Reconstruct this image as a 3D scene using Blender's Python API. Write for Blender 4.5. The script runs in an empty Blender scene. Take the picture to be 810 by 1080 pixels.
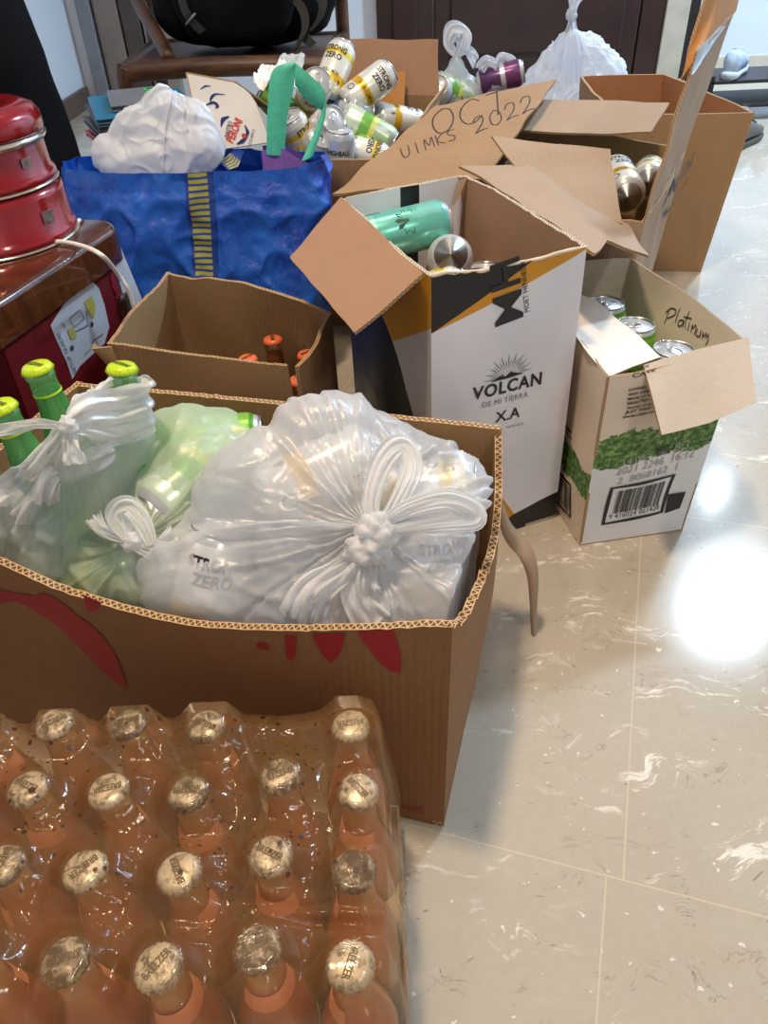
import bpy, bmesh, math, random
import numpy as np
from mathutils import Vector, Matrix, Quaternion, noise
PI = math.pi
random.seed(7)
SC = bpy.context.scene
COL = SC.collection
# ------------------------------------------------------------------ camera
CH = .75; PITCH = math.radians(38.4); ROLL = math.radians(2.6); FPX = 800.
cF = Vector((0, math.cos(PITCH), -math.sin(PITCH)))
_U0 = Vector((0, math.sin(PITCH), math.cos(PITCH))); _R0 = Vector((1, 0, 0))
cR = _R0*math.cos(ROLL) - _U0*math.sin(ROLL)
cU = _U0*math.cos(ROLL) + _R0*math.sin(ROLL)
CAM = Vector((0, 0, CH))
cam = bpy.data.cameras.new('camera'); camo = bpy.data.objects.new('camera', cam); COL.objects.link(camo)
camo.matrix_world = Matrix(((cR.x, cU.x, -cF.x, 0), (cR.y, cU.y, -cF.y, 0), (cR.z, cU.z, -cF.z, CH), (0, 0, 0, 1)))
cam.sensor_fit = 'VERTICAL'; cam.sensor_height = 36; cam.sensor_width = 27; cam.lens = 36*FPX/1080
cam.clip_start = .01
SC.camera = camo
# ------------------------------------------------------------------ world, lights, exposure
W_ = bpy.data.worlds.new('world'); SC.world = W_; W_.use_nodes = True
W_.node_tree.nodes['Background'].inputs[0].default_value = (.75, .85, 1, 1)
W_.node_tree.nodes['Background'].inputs[1].default_value = .3
SC.view_settings.view_transform = 'Standard'; SC.view_settings.look = 'None'
SC.view_settings.gamma = 1; SC.view_settings.use_curve_mapping = False
SC.view_settings.exposure = -.08
def lamp(name, loc, energy, color, size, rot=(0, 0, 0)):
    l = bpy.data.lights.new(name, 'AREA'); l.energy = energy; l.color = color; l.shape = 'DISK'; l.size = size
    o = bpy.data.objects.new(name, l); o.location = loc; o.rotation_euler = rot; COL.objects.link(o); return o
lamp('cool_ceiling_light', (2.02, 3.15, 2.56), 135, (.60, .80, 1.0), .30)
lamp('small_cool_light', (2.35, 4.25, 2.56), 9, (.72, .86, 1.0), .09)
lamp('warm_ceiling_light', (-.28, .62, 2.56), 44, (1.0, .79, .56), .22)
lamp('near_fill_light', (1.3, -1.05, 2.56), 20, (1.0, .93, .86), .30)  # added fill to brighten the carton fronts, no known source
lamp('warm_far_fill', (.15, 1.95, 2.56), 12, (1.0, .82, .62), .3)  # added warm fill, set where the boxes hide its floor reflection

def ray(u, v): return cF + cR*((u-405)/FPX) - cU*((v-540)/FPX)
def P(u, v, h=0.): d = ray(u, v); return CAM + d*((h-CH)/d.z)
def Y(u, v, y): d = ray(u, v); return CAM + d*(y/d.y)
def onplane(u, v, o, ex, ey):
    n = ex.cross(ey); d = ray(u, v); t = (o-CAM).dot(n)/d.dot(n); q = CAM+d*t-o
    # affine coordinates in metres along ex, ey
    a = ex.normalized(); b = ey.normalized(); ab = a.dot(b); x = q.dot(a); y = q.dot(b); k = 1-ab*ab
    return ((x-ab*y)/k, (y-ab*x)/k)
def sstep(a, b, x):
    t = min(1, max(0, (x-a)/(b-a))); return t*t*(3-2*t)
def lerp(a, b, t): return a+(b-a)*t
def poly_at(pts, t):                       # point on polyline at fraction t (by index)
    n = len(pts)-1; x = min(max(t, 0), 1)*n; i = min(int(x), n-1); return lerp(pts[i], pts[i+1], x-i)
def interp(tab, x):
    if x <= tab[0][0]: return tab[0][1]
    for (a, b), (c, d) in zip(tab, tab[1:]):
        if x <= c: return b+(d-b)*(x-a)/(c-a)
    return tab[-1][1]

# ------------------------------------------------------------------ materials
class NT:
    def __init__(s, name):
        s.m = bpy.data.materials.new(name); s.m.use_nodes = True; s.t = s.m.node_tree; s.t.nodes.clear()
        s.out = s.n('ShaderNodeOutputMaterial')
    def n(s, typ, **kw):
        x = s.t.nodes.new(typ)
        for k, v in kw.items(): setattr(x, k, v)
        return x
    def l(s, a, b): s.t.links.new(a, b)
    def setin(s, node, key, v):
        if v is None: return
        if hasattr(v, 'links') or hasattr(v, 'is_output'): s.l(v, node.inputs[key])
        else:
            node.inputs[key].default_value = v if not isinstance(v, tuple) or len(v) != 3 or node.inputs[key].type != 'RGBA' else (*v, 1)
    def math(s, op, a, b=None, c=None, clamp=False):
        x = s.n('ShaderNodeMath', operation=op); x.use_clamp = clamp
        s.setin(x, 0, a)
        if b is not None: s.setin(x, 1, b)
        if c is not None: s.setin(x, 2, c)
        return x.outputs[0]
    def mix(s, fac, a, b, mode='MIX'):
        x = s.n('ShaderNodeMix', data_type='RGBA', blend_type=mode)
        s.setin(x, 0, fac)
        for i, v in ((6, a), (7, b)):
            if isinstance(v, tuple): x.inputs[i].default_value = (*v[:3], 1)
            else: s.l(v, x.inputs[i])
        return x.outputs[2]
    def coord(s, kind='Object', scale=(1, 1, 1)):
        c = s.n('ShaderNodeTexCoord'); mp = s.n('ShaderNodeMapping'); mp.inputs['Scale'].default_value = scale
        s.l(c.outputs[kind], mp.inputs[0]); return mp.outputs[0]
    def noise(s, vec, scale, detail=4, rough=.55, out=0, dist=0):
        x = s.n('ShaderNodeTexNoise'); s.l(vec, x.inputs['Vector'])
        x.inputs['Scale'].default_value = scale; x.inputs['Detail'].default_value = detail
        x.inputs['Roughness'].default_value = rough; x.inputs['Distortion'].default_value = dist
        return x.outputs[out]
    def ramp(s, fac, stops, const=False):
        x = s.n('ShaderNodeValToRGB'); s.l(fac, x.inputs[0]); e = x.color_ramp.elements
        if const: x.color_ramp.interpolation = 'CONSTANT'
        while len(e) < len(stops): e.new(.5)
        for q, (p, c) in zip(e, stops):
            q.position = p; q.color = (*c, 1) if isinstance(c, tuple) else (c, c, c, 1)
        return x.outputs[0]
    def bump(s, h, strength=.3, dist=.01, normal=None):
        x = s.n('ShaderNodeBump'); x.inputs['Strength'].default_value = strength; x.inputs['Distance'].default_value = dist
        s.l(h, x.inputs['Height'])
        if normal is not None: s.l(normal, x.inputs['Normal'])
        return x.outputs[0]
    def bsdf(s, base, rough=.5, metal=0., normal=None, **kw):
        b = s.n('ShaderNodeBsdfPrincipled')
        if isinstance(base, tuple): b.inputs['Base Color'].default_value = (*base, 1)
        else: s.l(base, b.inputs['Base Color'])
        s.setin(b, 'Roughness', rough); s.setin(b, 'Metallic', metal)
        if normal is not None: s.l(normal, b.inputs['Normal'])
        for k, v in kw.items(): s.setin(b, k.replace('_', ' '), v)
        return b.outputs[0]
    def done(s, sh): s.l(sh, s.out.inputs[0]); return s.m

def srgb(r, g, b):
    f = lambda c: c/12.92 if c <= .04045 else ((c+.055)/1.055)**2.4
    return (f(r/255), f(g/255), f(b/255))

_mc = {}
def plain(name, col, rough=.5, metal=0., var=.12, nscale=12, bump=0., **kw):
    key = name
    if key in _mc: return _mc[key]
    t = NT(name); v = t.coord()
    f = t.noise(v, nscale, 5)
    c = t.mix(t.ramp(f, [(.3, 0.), (.7, 1.)]), tuple(x*(1-var) for x in col), tuple(min(1, x*(1+var)) for x in col))
    nm = t.bump(t.noise(v, nscale*4, 4), bump, .003) if bump else None
    _mc[key] = t.done(t.bsdf(c, rough, metal, nm, **kw)); return _mc[key]

def cardboard(name, col, print_fn=None, crumple=.25, flute=.12, rough=.75):
    if name in _mc: return _mc[name]
    t = NT(name); o = t.coord(); uvn = t.n('ShaderNodeUVMap'); uv = uvn.outputs[0]
    fib = t.n('ShaderNodeMapping'); fib.inputs['Scale'].default_value = (14, 160, 30); t.l(o, fib.inputs[0])
    a = t.noise(fib.outputs[0], 3, 4); b = t.noise(o, 7, 6, .6)
    c = t.mix(t.ramp(a, [(.25, 0.), (.75, 1.)]), tuple(x*.93 for x in col), tuple(x*1.06 for x in col))
    c = t.mix(t.math('MULTIPLY', t.ramp(b, [(.45, 0.), (.8, 1.)]), .35), c, tuple(x*.78 for x in col))
    if print_fn: c = print_fn(t, uv, c)
    sep = t.n('ShaderNodeSeparateXYZ'); t.l(uv, sep.inputs[0])
    fl = t.math('SINE', t.math('MULTIPLY', sep.outputs[0], 2*PI/.0075))
    h = t.math('ADD', t.math('MULTIPLY', fl, flute), t.math('MULTIPLY', t.noise(o, 28, 6, .6), crumple*4))
    _mc[name] = t.done(t.bsdf(c, rough, 0, t.bump(h, .22, .004))); return _mc[name]

def poly_mask(t, uv, poly):                # convex, counter-clockwise, metres in the UV of the wall
    sep = t.n('ShaderNodeSeparateXYZ'); t.l(uv, sep.inputs[0]); m = None
    A = sum(p[0]*q[1]-q[0]*p[1] for p, q in zip(poly, poly[1:]+poly[:1]))
    if A < 0: poly = poly[::-1]
    for p, q in zip(poly, poly[1:]+poly[:1]):
        nx, ny = -(q[1]-p[1]), (q[0]-p[0]); k = -(nx*p[0]+ny*p[1])
        d = t.math('MULTIPLY_ADD', sep.outputs[0], nx, t.math('MULTIPLY_ADD', sep.outputs[1], ny, k))
        g = t.math('GREATER_THAN', d, 0.)
        m = g if m is None else t.math('MULTIPLY', m, g)
    return m

def corr_edge(name, col, thick=.5):
    if name in _mc: return _mc[name]
    t = NT(name); uvn = t.n('ShaderNodeUVMap'); sep = t.n('ShaderNodeSeparateXYZ'); t.l(uvn.outputs[0], sep.inputs[0])
    s = t.math('MULTIPLY_ADD', t.math('SINE', t.math('MULTIPLY', sep.outputs[0], 2*PI/.0065)), .3, .5)
    d = t.math('ABSOLUTE', t.math('SUBTRACT', sep.outputs[1], s))
    a = t.math('LESS_THAN', d, .16)
    b = t.math('GREATER_THAN', t.math('ABSOLUTE', t.math('SUBTRACT', sep.outputs[1], .5)), .36)
    m = t.math('MAXIMUM', a, b)
    c = t.mix(m, tuple(x*.22 for x in col), tuple(min(1, x*1.25) for x in col))
    _mc[name] = t.done(t.bsdf(c, .85)); return _mc[name]

def film(name, col, opac, gloss=.12, rough=.25, trans=.5, bump=0., fres=.8):
    if name in _mc: return _mc[name]
    t = NT(name)
    nm = t.bump(t.noise(t.coord(), 60, 6, .65, dist=1.5), bump, .004) if bump else None
    d = t.n('ShaderNodeBsdfDiffuse'); d.inputs[0].default_value = (*col, 1)
    tl = t.n('ShaderNodeBsdfTranslucent'); tl.inputs[0].default_value = (*col, 1)
    if nm: t.l(nm, d.inputs['Normal']); t.l(nm, tl.inputs['Normal'])
    m1 = t.n('ShaderNodeMixShader'); m1.inputs[0].default_value = trans; t.l(d.outputs[0], m1.inputs[1]); t.l(tl.outputs[0], m1.inputs[2])
    tr = t.n('ShaderNodeBsdfTransparent'); tr.inputs[0].default_value = tuple(.9+.1*c for c in col)+(1,)
    m2 = t.n('ShaderNodeMixShader'); m2.inputs[0].default_value = opac; t.l(tr.outputs[0], m2.inputs[1]); t.l(m1.outputs[0], m2.inputs[2])
    g = t.n('ShaderNodeBsdfGlossy'); g.inputs[0].default_value = (1, 1, 1, 1); g.inputs['Roughness'].default_value = rough
    if nm: t.l(nm, g.inputs['Normal'])
    fr = t.n('ShaderNodeFresnel'); fr.inputs[0].default_value = 1.45
    if nm: t.l(nm, fr.inputs['Normal'])
    fac = t.math('MULTIPLY_ADD', fr.outputs[0], fres, gloss, clamp=True)
    m3 = t.n('ShaderNodeMixShader'); t.l(fac, m3.inputs[0]); t.l(m2.outputs[0], m3.inputs[1]); t.l(g.outputs[0], m3.inputs[2])
    _mc[name] = t.done(m3.outputs[0]); return _mc[name]

CB = srgb(172, 132, 92)
M_cb = cardboard('cardboard_kraft', srgb(160, 124, 86))
M_cb2 = cardboard('cardboard_pale_kraft', srgb(166, 140, 114))
M_cb3 = cardboard('cardboard_deep_kraft', srgb(144, 106, 70))
M_cbin = cardboard('cardboard_inside', srgb(160, 128, 88))
M_cbpink = cardboard('cardboard_reddish', srgb(164, 126, 98))
M_edge = corr_edge('corrugated_edge', srgb(186, 150, 108))
M_white = plain('white_print', srgb(214, 212, 212), .45, var=.04)
M_black = plain('black_ink', srgb(30, 28, 28), .45)
M_pen = plain('marker_ink', srgb(42, 40, 44), .6)
M_red = plain('red_ink', srgb(150, 28, 34), .6)
M_gray = plain('grey_ink', srgb(120, 118, 118), .6)
M_lgray = plain('pale_grey_ink', srgb(165, 163, 163), .6)
M_alu = plain('aluminium', srgb(205, 205, 205), .25, .95, var=.06, nscale=30)
M_alud = plain('brushed_can_bottom', srgb(190, 188, 184), .32, .9, var=.1)
M_lime = plain('lime_cap', srgb(196, 222, 30), .3, .15, var=.05)
M_orcap = plain('orange_cap', srgb(232, 112, 62), .4, .1, var=.06)

# ------------------------------------------------------------------ mesh and object helpers
def tag(o, label=None, cat=None, group=None, kind=None):
    if label: o['label'] = label
    if cat: o['category'] = cat
    if group: o['group'] = group
    if kind: o['kind'] = kind
    return o
def empty(name, loc=(0, 0, 0), label=None, cat=None, group=None):
    o = bpy.data.objects.new(name, None); o.location = loc; o.empty_display_size = .03; COL.objects.link(o)
    return tag(o, label, cat, group)
def build(name, bm, mats, parent=None, smooth=True, angle=None):
    if not isinstance(mats, (list, tuple)): mats = [mats]
    me = bpy.data.meshes.new(name)
    if parent is not None:
        L = Vector((0, 0, 0)); q = parent
        while q is not None: L += q.location; q = q.parent
        bmesh.ops.translate(bm, verts=bm.verts, vec=-L)
    bm.to_mesh(me); bm.free()
    for m in mats: me.materials.append(m)
    if smooth:
        for p in me.polygons: p.use_smooth = True
    if angle is not None: me.set_sharp_from_angle(angle=math.radians(angle))
    o = bpy.data.objects.new(name, me); COL.objects.link(o)
    if parent is not None: o.parent = parent
    return o
def copy_tree(o, parent=None):
    c = o.copy(); COL.objects.link(c)
    if parent is not None: c.parent = parent; c.matrix_parent_inverse = o.matrix_parent_inverse.copy()
    for ch in list(o.children): copy_tree(ch, c)
    return c
def box(bm, c, s, rot=None, bev=0., mi=0):
    r = bmesh.ops.create_cube(bm, size=1); vs = r['verts']
    bmesh.ops.scale(bm, vec=s, verts=vs)
    fs = set(f for v in vs for f in v.link_faces)
    if bev > 0:
        es = list(set(e for v in vs for e in v.link_edges))
        rr = bmesh.ops.bevel(bm, geom=es, offset=bev, segments=2, affect='EDGES', profile=.5)
        vs = list(set(v for f in rr['faces'] for v in f.verts) | set(v for v in vs if v.is_valid))
        fs = set(f for v in vs for f in v.link_faces)
    if rot is not None: bmesh.ops.transform(bm, matrix=rot, verts=vs)
    bmesh.ops.translate(bm, vec=c, verts=vs)
    for f in fs: f.material_index = mi
    return vs
def lathe(bm, prof, n=40, mi=0, M=None, mis=None, crimp=None, uv=True):
    L = bm.loops.layers.uv.verify()
    rings = []
    for k, (r, z) in enumerate(prof):
        ring = []
        for i in range(n):
            a = 2*PI*i/n; rr = r
            if crimp and k in crimp[1]: rr = r*(1+crimp[2]*math.cos(crimp[0]*a))
            ring.append(bm.verts.new((rr*math.cos(a), rr*math.sin(a), z)))
        rings.append(ring)
    for k in range(len(prof)-1):
        for i in range(n):
            j = (i+1) % n
            f = bm.faces.new((rings[k][i], rings[k][j], rings[k+1][j], rings[k+1][i]))
            f.material_index = mis[k] if mis else mi
            for lp, (ii, kk) in zip(f.loops, ((i, k), (i+1, k), (i+1, k+1), (i, k+1))):
                lp[L].uv = (ii/n, prof[kk][1])
    for k in (0, len(prof)-1):
        if prof[k][0] > 1e-5:
            f = bm.faces.new(rings[k] if k else rings[k][::-1]); f.material_index = mis[min(k, len(prof)-2)] if mis else mi
    if M is not None: bmesh.ops.transform(bm, matrix=M, verts=[v for r in rings for v in r])
    return rings
def sheet(bm, S, nu, nv, th, mi=(0, 1, 2), W=None, Hh=None, kf=None):
    """two-skinned sheet of thickness th behind the surface S(u, v)"""
    L = bm.loops.layers.uv.verify(); e = 1e-3
    G = [[S(i/nu, j/nv) for j in range(nv+1)] for i in range(nu+1)]
    if W is None: W = sum((G[i+1][0]-G[i][0]).length for i in range(nu))
    if Hh is None: Hh = sum((G[nu//2][j+1]-G[nu//2][j]).length for j in range(nv))
    N = []
    for i in range(nu+1):
        r = []
        for j in range(nv+1):
            du = G[min(i+1, nu)][j]-G[max(i-1, 0)][j]; dv = G[i][min(j+1, nv)]-G[i][max(j-1, 0)]
            n = du.cross(dv); r.append(n.normalized() if n.length > 1e-12 else Vector((0, 0, 1)))
        N.append(r)
    A = [[bm.verts.new(G[i][j]) for j in range(nv+1)] for i in range(nu+1)]
    B = [[bm.verts.new(G[i][j]-N[i][j]*th) for j in range(nv+1)] for i in range(nu+1)]
    def face(vs, uvs, m):
        try: f = bm.faces.new(vs)
        except ValueError: return
        f.material_index = m
        for lp, q in zip(f.loops, uvs): lp[L].uv = q
    for i in range(nu):
        for j in range(nv):
            q = [(i, j), (i+1, j), (i+1, j+1), (i, j+1)]
            uvs = [(a/nu*W, b/nv*Hh*(kf(a/nu) if kf else 1)) for a, b in q]
            face([A[a][b] for a, b in q], uvs, mi[0])
            face([B[a][b] for a, b in q[::-1]], uvs[::-1], mi[2])
    loop = [(i, 0) for i in range(nu)]+[(nu, j) for j in range(nv)]+[(i, nv) for i in range(nu, 0, -1)]+[(0, j) for j in range(nv, 0, -1)]
    s = 0
    for a, b in zip(loop, loop[1:]+loop[:1]):
        d = (G[b[0]][b[1]]-G[a[0]][a[1]]).length
        # separate rim vertices keep the edge crisp
        va = bm.verts.new(A[a[0]][a[1]].co); vb = bm.verts.new(A[b[0]][b[1]].co)
        wa = bm.verts.new(B[a[0]][a[1]].co); wb = bm.verts.new(B[b[0]][b[1]].co)
        face([wa, wb, vb, va], [(s, 0), (s+d, 0), (s+d, 1), (s, 1)], mi[1]); s += d
    return W, Hh
def ruled(bot, top, noise_amp=.0, seed=0, bulge=0., nrm=None, sag=0.):
    bot = [Vector(p) for p in bot]; top = [Vector(p) for p in top]
    def S(u, v):
        p = lerp(poly_at(bot, u), poly_at(top, u), v)
        if noise_amp:
            q = p*14+Vector((seed*7.1, seed*3.3, 0)); p = p+Vector((noise.noise(q), noise.noise(q+Vector((9, 1, 4))), noise.noise(q+Vector((2, 8, 1)))))*noise_amp
        if bulge and nrm is not None: p = p+nrm*bulge*math.sin(PI*u)*math.sin(PI*v)
        if sag: p = p-Vector((0, 0, sag*math.sin(PI*v)))
        return p
    return S
def flap(name, bot, top, parent, mats=None, nu=16, nv=10, th=.004, amp=.003, seed=1, **kw):
    bm = bmesh.new(); sheet(bm, ruled(bot, top, amp, seed, **kw), nu, nv, th)
    return build(name, bm, mats or [M_cb, M_edge, M_cbin], parent)

class Wall:                                # one wall of a carton, with a planar frame for its print
    def __init__(s, b0, b1, t0, t1, bulge, prof, seed, amp):
        s.b0, s.b1, s.t0, s.t1 = b0, b1, t0, t1; s.bulge = bulge; s.prof = prof; s.seed = seed; s.amp = amp
        s.W = (b1-b0).length; s.H = (t0-b0).length; s.n = (b1-b0).cross(t0-b0).normalized()
    def S(s, u, v, full=True):
        k = s.prof(u) if (s.prof and full) else 1.
        vv = v*k
        p = lerp(lerp(s.b0, s.b1, u), lerp(s.t0, s.t1, u), vv)
        p = p+s.n*(s.bulge*math.sin(PI*min(max(u, 0), 1))*math.sin(PI*.55*min(max(vv, 0), 1.5)))
        q = p*9+Vector((s.seed*5.3, s.seed, 0)); e = min(1, 6*min(u, 1-u)) if 0 <= u <= 1 else 0
        return p+s.n*(noise.noise(q)*s.amp*max(0, e)*min(1, v*6))
    def px(s, u, v):
        return onplane(u, v, s.b0, s.b1-s.b0, s.t0-s.b0)
    def map(s, x, y, off=.0012):
        return s.S(x/s.W, y/s.H, False)+s.n*off
def carton(name, label, cat, base, top, th=.005, mats=None, profs={}, bulge=.006, seed=1, amp=.004, group=None, bulges={}, nu=36, nv=14):
    base = [Vector(p) for p in base]; top = [Vector(p) for p in top]
    c = sum(base, Vector())/4; root = empty(name, (c.x, c.y, base[0].z), label, cat, group)
    bm = bmesh.new(); walls = []
    ms = mats or [M_cb, M_edge, M_cbin]
    for i in range(4):
        j = (i+1) % 4
        w = Wall(base[i], base[j], top[i], top[j], bulges.get(i, bulge), profs.get(i), seed+i, amp); walls.append(w)
        mi = (0, 1, 2)
        if len(ms) > 3: mi = (3+i if 3+i < len(ms) else 0, 1, 2)
        sheet(bm, w.S, nu, nv, th, mi, w.W, w.H, w.prof)
    sheet(bm, lambda u, v: lerp(lerp(base[0], base[1], u), lerp(base[3], base[2], u), v)+Vector((0, 0, th)), 2, 2, th*.9, (2, 1, 0))
    build('carton_body', bm, ms, root)
    return root, walls
# ---- decals: lettering and marks lying on a mapped surface
_tc = {}
def text_mesh(s, bold=0., spacing=1.):
    key = (s, bold, spacing)
    if key in _tc: return _tc[key]
    cu = bpy.data.curves.new('lettering', 'FONT'); cu.body = s; cu.size = 1; cu.offset = bold; cu.space_character = spacing; cu.resolution_u = 3
    o = bpy.data.objects.new('lettering', cu); COL.objects.link(o); bpy.context.view_layer.update()
    me = bpy.data.meshes.new_from_object(o.evaluated_get(bpy.context.evaluated_depsgraph_get()))
    vs = [(v.co.x, v.co.y) for v in me.vertices]; fs = [tuple(p.vertices) for p in me.polygons]
    bpy.data.objects.remove(o); bpy.data.curves.remove(cu); bpy.data.meshes.remove(me)
    xs = [v[0] for v in vs]; ys = [v[1] for v in vs]
    x0, x1 = min(xs), max(xs)
    vs = [((x-x0)/(x1-x0), y/(x1-x0)) for x, y in vs]
    _tc[key] = (vs, fs); return _tc[key]
class Decal:
    def __init__(s, mapf): s.bm = bmesh.new(); s.f = mapf
    def raw(s, vs, fs, mi=0):
        vv = [s.bm.verts.new(s.f(x, y)) for x, y in vs]
        for f in fs:
            try: q = s.bm.faces.new([vv[i] for i in f]); q.material_index = mi
            except ValueError: pass
    def text(s, txt, a, b, bold=.0, hs=1., mi=0, spacing=1., flip=False):
        """baseline from a to b in surface metres; hs stretches the height"""
        vs, fs = text_mesh(txt, bold, spacing); dx, dy = b[0]-a[0], b[1]-a[1]
        k = -1 if flip else 1
        s.raw([(a[0]+x*dx-y*hs*k*dy, a[1]+x*dy+y*hs*k*dx) for x, y in vs], fs, mi)
    def stroke(s, pts, w, mi=0, taper=False):
        n = len(pts); L = []; R = []
        for i, p in enumerate(pts):
            a = pts[max(0, i-1)]; b = pts[min(n-1, i+1)]; dx, dy = b[0]-a[0], b[1]-a[1]; l = math.hypot(dx, dy) or 1
            ww = w*(.5 if not taper else .5*(1-abs(2*i/(n-1)-1)*.8)); L.append((p[0]-dy/l*ww, p[1]+dx/l*ww)); R.append((p[0]+dy/l*ww, p[1]-dx/l*ww))
        s.raw(L+R, [(i, n+i, n+i+1, i+1) for i in range(n-1)], mi)
    def poly(s, pts, mi=0): s.raw(pts, [tuple(range(len(pts)))], mi)
    def rect(s, x0, y0, x1, y1, mi=0): s.poly([(x0, y0), (x1, y0), (x1, y1), (x0, y1)], mi)
    def frame(s, q, w, mi=0):
        q = [(a[0]+(b[0]-a[0])*k/8, a[1]+(b[1]-a[1])*k/8) for a, b in zip(q, list(q[1:])+[q[0]]) for k in range(8)]
        n = len(q); c = (sum(p[0] for p in q)/n, sum(p[1] for p in q)/n)
        inn = []
        for p in q:
            dx, dy = c[0]-p[0], c[1]-p[1]; l = math.hypot(dx, dy); inn.append((p[0]+dx/l*w*1.4, p[1]+dy/l*w*1.4))
        s.raw(list(q)+inn, [(i, (i+1) % n, n+(i+1) % n, n+i) for i in range(n)], mi)
    def done(s, name, mats, parent):
        bmesh.ops.triangulate(s.bm, faces=[f for f in s.bm.faces if len(f.verts) > 4])
        return build(name, s.bm, mats, parent, smooth=False)
def curve_pts(ctrl, n=24):                 # Catmull-Rom through points (2-D tuples or Vectors)
    out = []; m = len(ctrl)
    for k in range(n+1):
        x = k/n*(m-1); i = min(int(x), m-2); t = x-i
        p = [ctrl[max(0, i-1)], ctrl[i], ctrl[i+1], ctrl[min(m-1, i+2)]]
        w = [(-t+2*t*t-t**3)/2, (2-5*t*t+3*t**3)/2, (t+4*t*t-3*t**3)/2, (-t*t+t**3)/2]
        if isinstance(p[0], Vector): out.append(sum((p[j]*w[j] for j in range(4)), Vector()))
        else: out.append(tuple(sum(p[j][c]*w[j] for j in range(4)) for c in range(len(p[0]))))
    return out
def tube(bm, pts, r, n=10, mi=0, caps=True):
    pts = [Vector(p) for p in pts]; rings = []; m = len(pts); rf = r if callable(r) else (lambda t: r)
    up = Vector((.13, .21, .97))
    for i, p in enumerate(pts):
        d = (pts[min(m-1, i+1)]-pts[max(0, i-1)]).normalized(); a = d.cross(up)
        if a.length < 1e-3: a = d.cross(Vector((1, 0, 0)))
        a.normalize(); b = d.cross(a); rr = rf(i/(m-1))
        rings.append([bm.verts.new(p+a*rr*math.cos(2*PI*k/n)+b*rr*math.sin(2*PI*k/n)) for k in range(n)])
    for i in range(m-1):
        for k in range(n):
            f = bm.faces.new((rings[i][k], rings[i][(k+1) % n], rings[i+1][(k+1) % n], rings[i+1][k])); f.material_index = mi
    if caps:
        for q in (rings[0], rings[-1][::-1]):
            f = bm.faces.new(q); f.material_index = mi
    bmesh.ops.recalc_face_normals(bm, faces=bm.faces)
def orient(o, loc, axis, roll=0.):
    q = Vector((0, 0, 1)).rotation_difference(Vector(axis).normalized())
    o.rotation_mode = 'QUATERNION'; o.rotation_quaternion = q @ Quaternion((0, 0, 1), roll); o.location = Vector(loc)
    return o

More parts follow.
